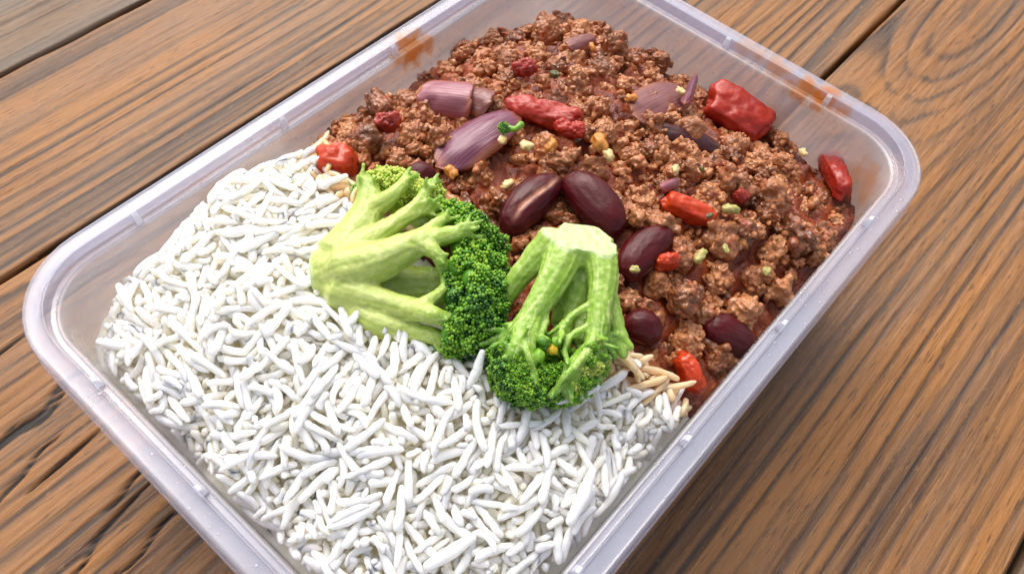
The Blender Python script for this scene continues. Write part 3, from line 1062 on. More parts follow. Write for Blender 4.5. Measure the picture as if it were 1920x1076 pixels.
for i, (px, py, sz, mt, lift, lab) in enumerate([
        (1110, 88, 18, M_garlic_or, 2.2, "yellow garlic bit near the top of the mince heap"),
        (1184, 185, 26, M_garlic_or, 2.2, "golden garlic bit left of the flat brownish onion layer"),
        (942, 262, 24, M_garlic, 3.0, "narrow white garlic bit just below the green broccoli crumb"),
        (988, 274, 30, M_garlic, 2.6, "cream garlic bit right of the narrow white one"),
        (1034, 272, 34, M_garlic_or, 2.0, "dull yellow garlic lump left of the orange stained one"),
        (1124, 268, 46, M_garlic_or, 2.6, "largest orange stained garlic piece in the middle of the mince"),
        (1141, 291, 30, M_garlic, 2.6, "white garlic bit touching the large orange stained garlic"),
        (1266, 318, 22, M_garlic, 2.0, "white garlic bit above the little purple onion scrap"),
        (1369, 392, 34, M_celery, 2.4, "pale greenish garlic piece right of the long tomato strip"),
        (1314, 480, 38, M_celery, 2.4, "greenish rounded garlic piece on the mince near the third bean"),
        (1360, 466, 22, M_celery, 1.8, "small greenish bit right of the rounded garlic piece"),
        (1437, 508, 24, M_celery, 2.0, "yellowish bit in the mince toward the near wall"),
        (1276, 172, 22, M_garlic, 2.6, "whitish garlic bit at the foot of the purple onion sliver"),
        (1506, 286, 20, M_garlic, 2.0, "cream garlic bit near the thin red tomato by the end wall"),
        (846, 322, 30, M_garlic_or, 1.6, "tan garlic bit above the broccoli crown"),
        (952, 345, 30, M_garlic, 0.6, "dull white garlic bit behind the bean with a pale seam"),
        (1040, 140, 24, M_pepper, 1.8, "olive green scrap in the upper mince"),
        (1190, 505, 20, M_celery, 4.0, "small tan shred lying on the shiny kidney bean"),
        (1330, 405, 18, M_pepper, 1.4, "dull green scrap near the end of the long tomato strip"),
        (1316, 318, 16, M_pepper, 2.0, "thin green herb shred on the right of the mince")]):
    el = rng.uniform(1.3, 2.0)
    q = ends((px, py), (px, py), lift)[0]
    s = sz / 2 * mm_px(q)
    an = rng.uniform(0, 6.28)
    me = chunk_mesh("garlic_piece", i + 40, mt, 0.35, 0.16, 3, s, s / el, s * 0.5)
    o = obj("garlic_piece" if mt is not M_pepper else "green_scrap", me, None, mat4(frame((math.cos(an), math.sin(an), rng.uniform(-.2, .3)), (0, 0, 1)), q))
    tag(o, lab, "garlic" if mt is not M_pepper else "vegetable scrap", "garlic bits in the chilli" if mt is not M_pepper else "green scraps in the chilli")
    KEEP_OUT.append((q[0], q[1], s * 0.8))

# ------------------------------------------------------------------ broccoli
def bud_cluster(seed, mat, dome=1.0):
    """a knobbly head of tiny buds about 4 mm in radius, opening towards +z"""
    r = np.random.default_rng(seed)
    iv1, if1 = ICO[1]
    parts, tone = [], []
    core = ICO[3][0] * np.array([3.1, 3.1, 2.5]) + np.array([0, 0, -0.4])
    parts.append((core, ICO[3][1]))
    tone += [0.25] * len(core)
    nb = 21
    for b in range(nb):
        zc = 1 - 1.15 * (b + 0.5) / nb
        th = b * 2.39996 + r.uniform(-0.25, 0.25)
        rad = math.sqrt(max(0, 1 - zc * zc))
        d = np.array([rad * math.cos(th), rad * math.sin(th), zc])
        c = d * np.array([3.3, 3.3, 2.8 * dome]) * r.uniform(0.86, 1.14)
        F3 = frame(np.cross(d, (0.2, 0.7, 0.31)), d)
        tn = r.uniform(0.15, 0.75)
        for k in range(9):
            zz = 1 - 1.25 * (k + 0.5) / 9
            t2 = k * 2.39996 + b
            rr = math.sqrt(max(0, 1 - zz * zz))
            d2 = F3 @ np.array([rr * math.cos(t2), rr * math.sin(t2), zz])
            s = r.uniform(0.24, 0.60)
            p = c + d2 * r.uniform(0.62, 0.92)
            F4 = frame(np.cross(d2, (0.5, 0.1, 0.7)), d2)
            parts.append(((iv1 * np.array([s * r.uniform(0.8, 1.1), s, s * r.uniform(1.1, 1.7)])) @ F4.T + p, if1))
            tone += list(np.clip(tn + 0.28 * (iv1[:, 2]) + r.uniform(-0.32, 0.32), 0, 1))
    v, f = join(parts)
    me = mesh("bud_cluster", v, f, mat)
    attr(me, "tone", tone)
    return me


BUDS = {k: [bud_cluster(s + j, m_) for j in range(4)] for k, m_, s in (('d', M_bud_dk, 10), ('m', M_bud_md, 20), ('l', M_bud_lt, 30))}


def px3(P):
    """rows of (px, py, z, radius in px) to points and radii in mm"""
    pts = [at(a, b, c) for a, b, c, _ in P]
    return np.array(pts), np.array([r * mm_px(q) for q, (_, _, _, r) in zip(pts, P)])


def floret(label, base, branches, clusters, stem_m, fine, cut=None, voxel=0.36):
    root_p = at(*base)
    root = empty("broccoli_floret", root_p)
    tag(root, label, "broccoli", "broccoli florets on the rice")
    parts, samp, along = [], [], []
    tips = []
    for P, t0, t1 in branches:
        pts, rad = px3(P)
        parts.append(tube(pts, rad, 12))
        S = spline(np.column_stack([pts, rad]), 14)
        samp.append(S[:, :3])
        along.append(np.linspace(t0, t1, 14))
        tips.append((pts[-1], pts[-1] - pts[-2], rad[-1], t1))
    r = np.random.default_rng(len(branches))
    for (tip, d, rad, t1) in tips:                 # each branch ends in a spray of short stalks
        if t1 < 0.6 or fine == 0:
            continue
        d = d / np.linalg.norm(d)
        for q in range(fine):
            e = d + r.normal(size=3) * 0.55
            e /= np.linalg.norm(e)
            L = r.uniform(2.2, 5.0)
            st = tip - d * r.uniform(0, 4.5) + r.normal(size=3) * rad * 0.35
            P = np.array([st, st + e * L * 0.5 + r.normal(size=3) * 0.2, st + e * L])
            parts.append(tube(P, np.array([0.62, 0.5, 0.42]), 7))
            samp.append(P)
            along.append(np.array([t1, t1 + 0.1, t1 + 0.2]))
    v, f = join(parts)
    v, f = remesh(v, f, voxel)
    v = relax(v, f, 2, 0.5)
    nn = normals(v, f)
    v = v + nn * (0.11 * fbm(v / 2.4, 3, 3) + 0.09 * noise(v / 0.8, 9))[:, None]
    S, al = np.concatenate(samp), np.concatenate(along)
    TG = np.concatenate([np.gradient(q_, axis=0) for q_ in samp])
    TG /= np.maximum(np.linalg.norm(TG, axis=1, keepdims=True), 1e-9)
    fib = np.zeros(len(v))
    for i in range(0, len(v), 4000):
        vv = v[i:i + 4000]
        k_ = ((vv[:, None] - S[None]) ** 2).sum(2).argmin(1)
        d_ = vv - S[k_]
        ta = TG[k_]
        sx = (d_ * ta).sum(1)
        d_ = d_ - ta * sx[:, None]
        d_ /= np.maximum(np.linalg.norm(d_, axis=1, keepdims=True), 1e-9)
        e1 = np.cross(ta, (0.2, 0.1, 1.0))
        e1 /= np.linalg.norm(e1, axis=1, keepdims=True)
        e2 = np.cross(ta, e1)
        q_ = np.stack([(d_ * e1).sum(1) * 3.6, (d_ * e2).sum(1) * 3.6, al[k_] * 3 + sx * 0.05], 1)
        fib[i:i + 4000] = noise(q_, 31) * 0.7 + noise(q_ * np.array([2.3, 2.3, 1.5]), 37) * 0.5
    v = v + nn * (0.13 * fib)[:, None]
    a = np.empty(len(v))
    for i in range(0, len(v), 4000):
        dd = ((v[i:i + 4000, None] - S[None]) ** 2).sum(2)
        w = 1 / (dd + 0.3) ** 2
        a[i:i + 4000] = (w * al).sum(1) / w.sum(1)
    cv = np.zeros(len(v))
    if cut is not None:                              # flat cut face of the stalk
        cp_, cn = cut
        d = (v - cp_) @ cn
        over = d > 0
        v[over] -= np.outer(d[over], cn)
        v += np.outer((np.abs((v - cp_) @ cn) < 0.2) * 0.22 * noise(v / 1.1, 4), cn)
        cv = np.clip(1.2 - np.abs((v - cp_) @ cn) / 0.8, 0, 1)
    me = mesh("stem", v - root_p, f, stem_m)
    attr(me, "along", a)
    attr(me, "cut", cv)
    attr(me, "fibre", fib)
    obj("stem", me, root)
    for (px, py, z, rpx, k, dirv) in clusters:
        c = at(px, py, z)
        s = rpx * mm_px(c) / 4.0
        d = np.array(dirv, float) if dirv is not None else c - root_p + np.array([0, 0, 2.0])
        d = d / np.linalg.norm(d)
        F3 = frame(np.cross(d, r.normal(size=3)), d)
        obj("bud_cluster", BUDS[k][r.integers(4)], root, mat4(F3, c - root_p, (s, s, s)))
    return root


b1 = [([(598, 512, 54, 50), (640, 515, 53, 74), (690, 525, 51, 74)], 0.0, 0.1),
      ([(680, 540, 50, 60), (760, 545, 49, 50), (850, 545, 50, 40)], 0.5, 0.9),
      ([(690, 470, 50, 50), (760, 440, 50, 40), (840, 430, 50, 34)], 0.4, 0.9),
      ([(630, 480, 56, 42), (672, 430, 57, 36), (692, 385, 58, 28), (688, 350, 59, 20), (680, 330, 59, 12)], 0.05, 0.75),
      ([(690, 400, 57, 22), (728, 372, 60, 17), (752, 350, 61, 13), (765, 336, 61, 8)], 0.3, 0.8),
      ([(650, 480, 57, 34), (710, 440, 59, 22), (760, 405, 60, 17), (790, 375, 61, 13), (803, 346, 61, 8)], 0.05, 0.8),
      ([(745, 415, 60, 16), (790, 396, 60, 13), (822, 386, 60, 9)], 0.4, 0.8),
      ([(640, 510, 57, 48), (710, 490, 59, 40), (770, 462, 61, 30), (815, 446, 62, 20), (868, 436, 62, 14)], 0.0, 0.85),
      ([(770, 458, 61, 20), (805, 432, 61, 14), (836, 408, 61, 10)], 0.4, 0.85),
      ([(790, 458, 62, 18), (818, 476, 62, 14), (834, 504, 60, 12)], 0.4, 0.85),
      ([(640, 545, 55, 46), (700, 562, 56, 30), (760, 576, 57, 23), (810, 590, 59, 18), (850, 604, 58, 12)], 0.05, 0.85),
      ([(775, 580, 58, 16), (806, 562, 59, 12), (834, 540, 59, 10)], 0.45, 0.85),
      ([(650, 570, 53, 38), (710, 604, 54, 30), (770, 622, 54, 22), (815, 630, 55, 17), (848, 648, 54, 12)], 0.1, 0.85),
      ([(680, 530, 53, 24), (750, 530, 53, 15), (845, 522, 53, 11)], 0.5, 0.8),
      ([(690, 545, 51, 22), (760, 552, 51, 14), (845, 552, 51, 11)], 0.5, 0.8)]
c1 = [(700, 350, 56, 30, 'l', None), (735, 340, 57, 30, 'l', (0.3, 0.5, 0.8)), (768, 352, 57, 32, 'l', None), (800, 365, 57, 32, 'l', (0.4, 0.2, 0.9)), (668, 372, 53, 26, 'm', None),
      (745, 385, 55, 28, 'l', None), (722, 335, 54, 24, 'l', None), (815, 392, 57, 26, 'l', None), (830, 400, 57, 26, 'm', None),
      (850, 405, 57, 30, 'm', None), (875, 410, 57, 28, 'm', None), (890, 425, 57, 30, 'd', None), (868, 436, 58, 28, 'm', None), (905, 445, 55, 32, 'd', None),
      (930, 462, 53, 28, 'd', None), (865, 465, 59, 28, 'm', None), (895, 485, 58, 34, 'm', None), (925, 500, 55, 30, 'd', None), (862, 500, 60, 32, 'm', None),
      (848, 530, 58, 28, 'd', None), (890, 525, 60, 34, 'm', None), (925, 540, 57, 32, 'd', None), (905, 520, 60, 22, 'm', None), (858, 560, 58, 32, 'd', None), (895, 568, 60, 34, 'd', None),
      (930, 575, 56, 28, 'd', None), (868, 598, 59, 32, 'd', None), (905, 605, 58, 32, 'd', None), (925, 610, 54, 26, 'd', None), (850, 625, 57, 30, 'm', None),
      (880, 635, 56, 32, 'd', None), (905, 635, 53, 26, 'd', None), (845, 655, 53, 28, 'm', None), (868, 660, 52, 26, 'd', None), (825, 645, 53, 22, 'm', None), (940, 520, 51, 26, 'd', None)]
floret("pale broccoli floret lying on its side with its thick cut stalk on the rice", (600, 505, 50), b1, c1, M_stem1, 9,
       cut=(at(584, 505, 55), (at(584, 505, 55) - at(640, 500, 55)) / np.linalg.norm(at(584, 505, 55) - at(640, 500, 55))))

b2 = [([(1088, 452, 62, 62), (1088, 480, 61, 58)], 0.0, 0.1),
      ([(1040, 450, 63, 34), (1000, 490, 60, 26), (965, 530, 57, 21), (945, 560, 55, 18)], 0.05, 0.55),
      ([(1062, 460, 63, 40), (1042, 515, 62, 33), (1012, 568, 60.5, 26), (980, 615, 59, 20), (952, 655, 57, 13)], 0.05, 0.85),
      ([(1085, 470, 59, 46), (1080, 540, 56, 40), (1062, 610, 53, 30)], 0.2, 0.7),
      ([(1105, 480, 57, 30), (1105, 560, 55, 26), (1085, 640, 53, 20)], 0.2, 0.6),
      ([(1122, 470, 63, 36), (1130, 520, 62, 30), (1126, 570, 61, 26), (1120, 620, 59.5, 23), (1110, 660, 58, 18), (1096, 700, 55.5, 10)], 0.05, 0.85),
      ([(1100, 660, 58, 18), (1070, 690, 58, 12), (1050, 725, 56, 9)], 0.6, 0.9),
      ([(1115, 640, 58, 20), (1125, 680, 56, 14), (1118, 715, 54, 10)], 0.6, 0.9),
      ([(985, 605, 60, 20), (965, 660, 60, 14), (955, 700, 57, 10)], 0.6, 0.9),
      ([(1000, 590, 60, 18), (995, 640, 60, 12), (990, 690, 58, 9)], 0.6, 0.9),
      ([(1138, 540, 58, 18), (1152, 600, 57, 16), (1162, 634, 56, 17)], 0.3, 0.55), ([(1158, 625, 56.5, 12), (1184, 652, 56, 7)], 0.4, 0.5), ([(1155, 625, 56, 11), (1152, 668, 54, 6)], 0.4, 0.5), ([(1160, 628, 56.5, 11), (1170, 668, 55, 8)], 0.35, 0.5),
      ([(1026, 575, 60, 6), (1024, 605, 60, 5.5), (1010, 640, 60, 5)], 0.5, 0.8),
      ([(1108, 570, 61, 9), (1070, 594, 61, 6), (1048, 632, 60, 5)], 0.5, 0.8),
      ([(1104, 610, 60, 8), (1072, 630, 60, 6), (1056, 660, 59, 5)], 0.5, 0.8),
      ([(968, 632, 60, 7), (985, 650, 60, 5), (1000, 658, 60, 4.5)], 0.5, 0.8)]
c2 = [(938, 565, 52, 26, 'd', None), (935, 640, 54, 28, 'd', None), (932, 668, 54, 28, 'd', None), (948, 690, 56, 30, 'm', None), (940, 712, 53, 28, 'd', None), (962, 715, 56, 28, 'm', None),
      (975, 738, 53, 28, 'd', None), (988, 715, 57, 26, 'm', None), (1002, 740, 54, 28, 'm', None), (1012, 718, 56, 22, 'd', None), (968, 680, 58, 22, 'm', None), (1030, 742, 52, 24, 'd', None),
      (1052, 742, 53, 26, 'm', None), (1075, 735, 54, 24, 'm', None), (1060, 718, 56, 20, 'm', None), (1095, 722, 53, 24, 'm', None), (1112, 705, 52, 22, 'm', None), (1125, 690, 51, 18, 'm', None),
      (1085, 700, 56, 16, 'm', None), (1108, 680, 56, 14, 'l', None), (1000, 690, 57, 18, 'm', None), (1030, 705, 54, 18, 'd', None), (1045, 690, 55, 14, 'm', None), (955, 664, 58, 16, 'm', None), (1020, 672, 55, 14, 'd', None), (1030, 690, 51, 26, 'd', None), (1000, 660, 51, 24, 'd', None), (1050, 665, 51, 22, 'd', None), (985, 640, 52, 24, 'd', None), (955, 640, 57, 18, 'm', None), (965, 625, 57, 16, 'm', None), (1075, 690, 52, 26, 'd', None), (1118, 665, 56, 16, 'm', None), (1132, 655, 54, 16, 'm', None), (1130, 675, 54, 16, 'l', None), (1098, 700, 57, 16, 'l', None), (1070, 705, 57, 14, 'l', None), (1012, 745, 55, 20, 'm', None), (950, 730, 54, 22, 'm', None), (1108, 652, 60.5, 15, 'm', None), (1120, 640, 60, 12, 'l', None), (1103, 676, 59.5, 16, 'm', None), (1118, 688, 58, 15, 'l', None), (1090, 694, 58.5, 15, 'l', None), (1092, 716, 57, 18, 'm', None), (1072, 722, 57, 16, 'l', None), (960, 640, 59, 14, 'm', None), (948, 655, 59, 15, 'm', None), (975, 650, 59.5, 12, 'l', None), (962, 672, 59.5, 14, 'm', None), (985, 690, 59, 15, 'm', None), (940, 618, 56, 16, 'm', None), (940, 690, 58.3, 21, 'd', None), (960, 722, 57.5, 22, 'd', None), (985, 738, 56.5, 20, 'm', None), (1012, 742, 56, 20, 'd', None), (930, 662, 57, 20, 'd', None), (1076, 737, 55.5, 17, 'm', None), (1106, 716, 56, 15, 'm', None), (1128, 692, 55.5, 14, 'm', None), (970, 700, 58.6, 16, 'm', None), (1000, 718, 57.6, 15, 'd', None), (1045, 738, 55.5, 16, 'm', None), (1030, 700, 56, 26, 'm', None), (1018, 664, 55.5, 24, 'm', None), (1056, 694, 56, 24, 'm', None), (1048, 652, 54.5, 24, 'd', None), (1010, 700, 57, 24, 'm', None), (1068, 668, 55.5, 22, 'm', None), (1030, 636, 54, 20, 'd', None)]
fan = np.random.default_rng(12)
for (sa, sb, ea, eb, n_f) in [((1034, 535), (975, 622), (918, 632), (1012, 738), 26), ((1128, 560), (1104, 662), (1142, 652), (1042, 738), 26), ((1085, 560), (1060, 620), (1000, 690), (1070, 720), 8)]:
    for q in range(n_f):
        k = (q + fan.random()) / n_f
        a = np.array(sa) * (1 - k) + np.array(sb) * k
        e = np.array(ea) * (1 - k) + np.array(eb) * k + fan.normal(size=2) * 5
        zt = 60.8 if n_f == 26 else 56.5
        m_ = (a + e) / 2 + fan.normal(size=2) * 2
        r0 = fan.uniform(5.5, 9)
        b2.append(([(a[0], a[1], zt - 0.2, r0), (m_[0], m_[1], zt - fan.uniform(0, 1.6), r0 * 0.75), (e[0], e[1], zt - fan.uniform(3.2, 5.0), r0 * 0.5)], 0.5, 0.95))
cutn = np.array([0.30, 0.12, 0.95])
cutn /= np.linalg.norm(cutn)
f2_root = floret("bright green broccoli floret standing head down with its pale cut top raised", (1088, 460, 52), b2, c2, M_stem2, 2, voxel=0.29, cut=(at(1088, 452, 65.2), cutn))
rp = at(1088, 460, 52)
for (px, py, z, s, mt, nm) in [(1036, 655, 59.5, 1.2, M_yellow, "yellow_bud"), (1010, 668, 60, 1.5, M_bud_md, "bud"), (996, 672, 60, 1.4, M_bud_md, "bud"), (1020, 640, 60.5, 1.3, M_bud_dk, "bud"), (1042, 640, 60, 1.1, M_bud_md, "bud")]:
    v, f = ICO[3]
    v = v * np.array([s, s * 0.75, s * 0.7]) * (1 + 0.18 * noise(v * 2.2, int(px)))[:, None]
    me = mesh(nm, v, f, mt)
    attr(me, "tone", np.full(len(v), 0.55))
    an = rng.uniform(0, 3)
    obj(nm, me, f2_root, mat4(frame((math.cos(an), math.sin(an), 0), (0, 0, 1)), at(px, py, z) - rp))

crumb_p = at(962, 238, 57.5)
crumb = empty("broccoli_crumb", crumb_p)
tag(crumb, "tiny green broccoli crumb with a dark head lying on the mince", "broccoli")
P, Rd = px3([(950, 240, 57.5, 7), (966, 242, 58, 5.5), (978, 233, 58.2, 7)])
v, f = tube(P - crumb_p, Rd, 10)
me = mesh("stem", v, f, M_stem2)
attr(me, "along", np.full(len(v), 0.9))
attr(me, "cut", np.zeros(len(v)))
obj("stem", me, crumb)
obj("bud_cluster", BUDS['d'][0], crumb, mat4(frame((1, 0, 0), (-0.5, 0, 0.8)), at(945, 241, 57.5) - crumb_p, (0.36,) * 3))
BROC = [(at(px, py, 50)[:2], rad) for px, py, rad in [(800, 560, 9), (830, 540, 8), (740, 560, 8), (790, 590, 7), (840, 590, 8), (1030, 690, 8), (1000, 650, 7), (650, 510, 5), (700, 500, 6.5), (760, 500, 8), (820, 500, 9), (880, 520, 9), (900, 580, 7), (850, 610, 6), (760, 420, 6), (720, 380, 6), (750, 580, 6),
                                                   (1090, 470, 5), (1040, 530, 7), (1080, 580, 8), (1000, 620, 8), (1060, 680, 9), (980, 690, 7), (1110, 680, 6), (950, 560, 6)]]

# ------------------------------------------------------------------ mince: lumps dropped on a height map
def lump_mesh(seed, R, knob, voxel=0.32):
    r = np.random.default_rng(seed)
    iv2, if2 = ICO[2]
    parts = []
    c = np.zeros(3)
    n = int(8 + 22 * R)
    stretch = r.uniform(0.7, 1.3, 3)
    pts = [np.zeros(3)]
    for k in range(n):
        base = pts[r.integers(len(pts))]
        d = r.normal(size=3)
        d /= np.linalg.norm(d)
        q = base + d * r.uniform(0.7, 1.25) * knob
        if np.linalg.norm(q * stretch) > R * 0.92:
            continue
        pts.append(q)
    parts.append((iv2 * np.array([1.0, 1.0, 1.0]) * R * 0.62 / stretch, if2))
    for q in pts:
        s = knob * r.uniform(0.55, 1.05)
        F3 = randrot()
        parts.append(((iv2 * np.array([s * r.uniform(0.9, 1.6), s * 0.9, s * 0.8])) @ F3.T + q, if2))
    v, f = join(parts)
    v, f = remesh(v, f, voxel)
    v = relax(v, f, 1, 0.3)
    nn = normals(v, f)
    v = v + nn * (0.55 * noise(v / 2.1 + seed, seed + 5) + 0.34 * noise(v / 0.95 + seed, seed) + 0.26 * noise(v / 0.5, seed + 1))[:, None]
    v -= v.mean(0)
    return mesh("mince_lump", v, f, M_mince), float(np.percentile(np.linalg.norm(v, axis=1), 80))


BIG = [lump_mesh(100 + i, 5.9, 1.3) for i in range(9)]
MID = [lump_mesh(200 + i, 4.1, 1.1) for i in range(9)]
SML = [lump_mesh(300 + i, 2.5, 0.85, 0.4) for i in range(7)]
ARR = {}
for m_, _ in SML:
    a_ = np.empty(len(m_.vertices) * 3)
    m_.vertices.foreach_get('co', a_)
    b_ = np.empty(len(m_.loops), np.int32)
    m_.loops.foreach_get('vertex_index', b_)
    q_ = b_.reshape(-1, 4)
    ARR[m_] = (a_.reshape(-1, 3) / U, np.concatenate([q_[:, [0, 1, 2]], q_[:, [0, 2, 3]]]))
res = 0.5
hx = np.arange(-84, 84, res)
hy = np.arange(-60, 60, res)
HX, HY = np.meshgrid(hx, hy, indexing='ij')
TGT = height(HX, HY) + 2.6 * n2(HX / 9, HY / 9, 41, 2)
SIDE = side(HX, HY)
INS = inside(HX, HY, np.clip(TGT, 30, 46), 1.2)


def splat(H, c, R):
    i0, i1 = int((c[0] - R - hx[0]) / res), int((c[0] + R - hx[0]) / res) + 2
    j0, j1 = int((c[1] - R - hy[0]) / res), int((c[1] + R - hy[0]) / res) + 2
    i0, j0 = max(i0, 0), max(j0, 0)
    s = (slice(i0, i1), slice(j0, j1))
    d2 = (HX[s] - c[0]) ** 2 + (HY[s] - c[1]) ** 2
    cap = np.sqrt(np.maximum(R * R - d2, 0))
    return s, cap, d2 < R * R


H = TGT - 6.0
ko = np.zeros_like(H, bool)
for x, y, r in KEEP_OUT:
    ko |= (HX - x) ** 2 + (HY - y) ** 2 < (r + 0.4) ** 2
for (p, rad) in BROC:
    ko |= (HX - p[0]) ** 2 + (HY - p[1]) ** 2 < (rad * 0.6) ** 2
ok = (SIDE > 1.0) & INS & ~ko
cand = np.argwhere(ok)


def drop_lump(kind, jit):
    me, R = kind[rng.integers(len(kind))]
    R = R * jit
    best = None
    for q in range(24):
        i, j = cand[rng.integers(len(cand))]
        d = TGT[i, j] - H[i, j] + rng.uniform(0, 1.2)
        if best is None or d > best[0]:
            best = (d, i, j)
    _, i, j = best
    x, y = HX[i, j], HY[i, j]
    if not inside(x, y, float(np.clip(TGT[i, j], 30, 46)), R * 0.5):
        return None
    s, cap, m_ = splat(H, (x, y), R * 0.85)
    if not m_.any():
        return None
    z = float(np.percentile((H[s] + cap)[m_], 75)) - 0.3 * R
    if kind is BIG:
        if any((x - a_) ** 2 + (y - b_) ** 2 < (0.72 * (R + r_)) ** 2 for a_, b_, r_ in BIGS):
            return None
        z = min(float(TGT[i, j]) + 0.3 * R + 0.3, z)
    else:
        z = min(z, float(TGT[i, j]) - 2.6)
    if not shown((x, y, z), R * 0.55).all():
        return None
    if kind is BIG:
        BIGS.append((x, y, R))
    H[s] = np.where(m_, np.maximum(H[s], z + cap * 0.8), H[s])
    # keep the look-at pieces clear: no lump may bulge over them
    return me, (x, y, z), jit


lumps = []
BIGS = []
for kind, cnt, lo, hi in ((MID, 112, 0.75, 1.1), (SML, 80, 0.8, 1.2), (BIG, 104, 0.6, 1.12)):
    n = 0
    tries = 0
    while n < cnt and tries < cnt * 14:
        tries += 1
        q = drop_lump(kind, rng.uniform(lo, hi))
        if q:
            lumps.append(q)
            n += 1
MARKS = [("the largest tomato chunk", 1380, 215), ("the square pink onion", 832, 178), ("the striped purple onion", 890, 255), ("the flat crushed tomato", 1020, 212), ("the bean with a pale seam", 995, 385),
         ("the smooth bean", 1112, 385), ("the cut broccoli top", 1085, 440), ("the bean beside the cut broccoli", 1205, 475), ("the half buried bean", 1365, 632), ("the long tomato strip", 1288, 390),
         ("the end wall tomato", 1567, 330), ("the orange tomato chunk", 632, 300), ("the near wall tomato strip", 1294, 700), ("the flat brownish onion", 1237, 188), ("the dark onion piece", 1295, 257),
         ("the green broccoli crumb", 962, 238), ("the pale broccoli's crown", 870, 440), ("the topmost onion scrap", 1090, 75), ("the large stained garlic", 1124, 268), ("the rounded greenish garlic", 1314, 480),
         ("the bean below the broccoli offshoot", 1200, 615), ("the upper dull tomato scrap", 982, 126), ("the pink tomato scrap", 726, 229), ("the yellowish bit by the wall", 1437, 508)]


def pix(p):
    q = RR @ (np.asarray(p) - CAM)
    return q[0] / q[2] * FPX + 960, q[1] / q[2] * FPX + 538


def where(p):
    x, y = pix(p)
    d, nm, mx_, my_ = min((math.hypot(x - a, y - b), n, a, b) for n, a, b in MARKS)
    dx, dy = x - mx_, y - my_
    if abs(dx) > abs(dy) * 2:
        w = "right of" if dx > 0 else "left of"
    elif abs(dy) > abs(dx) * 2:
        w = "below" if dy > 0 else "above"
    else:
        w = ("lower " if dy > 0 else "upper ") + ("right of" if dx > 0 else "left of")
        w = w.replace("lower", "to the lower").replace("upper", "to the upper")
    return ("close " if d < 70 else "well ") + w + " " + nm


for me, c, s in lumps:
    o = obj("mince_lump", me, None, mat4(randrot(), c, (s, s, s * rng.uniform(0.8, 1.0))))
    rr_ = s * (5.9 if me in [q[0] for q in BIG] else 4.1 if me in [q[0] for q in MID] else 2.5)
    szw = "big" if rr_ > 5.0 else "middling" if rr_ > 3.4 else "small" if rr_ > 2.4 else "tiny"
    tag(o, szw + " mince lump " + where(c), "mince", "lumps of mince in the chilli")
# past 300 lumps the small ones, and the finer crumbs, are one mass
parts = []
for q in range(1500):
    if len(parts) > 220:
        break
    d_ = drop_lump(SML, rng.uniform(0.55, 1.0))
    if d_:
        vv, ff_ = ARR[d_[0]]
        parts.append((vv * d_[2] @ randrot().T + np.array(d_[1]), ff_))
print("extra", len(parts))
iv2, if2 = ICO[2]
for q in range(1100):
    i, j = cand[rng.integers(len(cand))]
    z = H[i, j]
    s = rng.uniform(0.35, 0.95)
    vv = iv2 * np.array([s * rng.uniform(0.9, 1.7), s, s * 0.8]) * (1 + 0.3 * noise(iv2 * 1.9 + q * 3.3, q))[:, None]
    parts.append((vv @ randrot().T + np.array([HX[i, j], HY[i, j], min(z, TGT[i, j] + 2) - 0.1 * s]), if2))
v, f = join(parts)
tag(obj("mince_crumbs", mesh("mince_crumbs", v, f, M_mince)), "fine brown crumbs of mince scattered through the chilli", "mince", kind="stuff")

# ------------------------------------------------------------------ rice: grains dropped one by one on a height map
def grain_shape(seed):
    r = np.random.default_rng(seed)
    L = r.uniform(6.6, 10.4) if seed % 5 else r.uniform(2.6, 5.5)
    R = r.uniform(0.64, 0.86)
    bend = r.uniform(0.01, 0.11) * (2.0 if seed % 5 == 0 else 1)
    n = 11
    t = np.sin(np.linspace(-1, 1, n) * math.pi / 2 * 0.97)
    x = t * L / 2
    y = bend * L * (t ** 2 - 0.4)
    sharp = r.uniform(0.5, 0.95)
    rad = R * (1 - np.abs(t) ** (6.0 if sharp < 0.7 else 12.0)) ** 0.5 * (1 - 0.2 * t * sharp)
    rad = np.maximum(rad, 0.24)
    seg = 9
    th = np.linspace(0, 2 * math.pi, seg, endpoint=False)
    flat = r.uniform(0.78, 0.95)
    vv = []
    for i in range(n):
        wob = 1 + 0.11 * r.normal(size=seg)
        vv.append(np.column_stack([np.full(seg, x[i]), y[i] + rad[i] * np.cos(th) * wob, rad[i] * flat * np.sin(th) * wob]))
    v = np.concatenate(vv + [[[x[0] - 0.1, y[0], 0]], [[x[-1] + 0.1, y[-1], 0]]])
    f = []
    for i in range(n - 1):
        for j in range(seg):
            a, b = i * seg + j, i * seg + (j + 1) % seg
            f += [(a, b, b + seg), (a, b + seg, a + seg)]
    for j in range(seg):
        f.append((n * seg, (j + 1) % seg, j))
        f.append((n * seg + 1, (n - 1) * seg + j, (n - 1) * seg + (j + 1) % seg))
    f = np.array(f)
    ax = np.column_stack([x, y, np.zeros(n)])
    return v, f, ax, rad


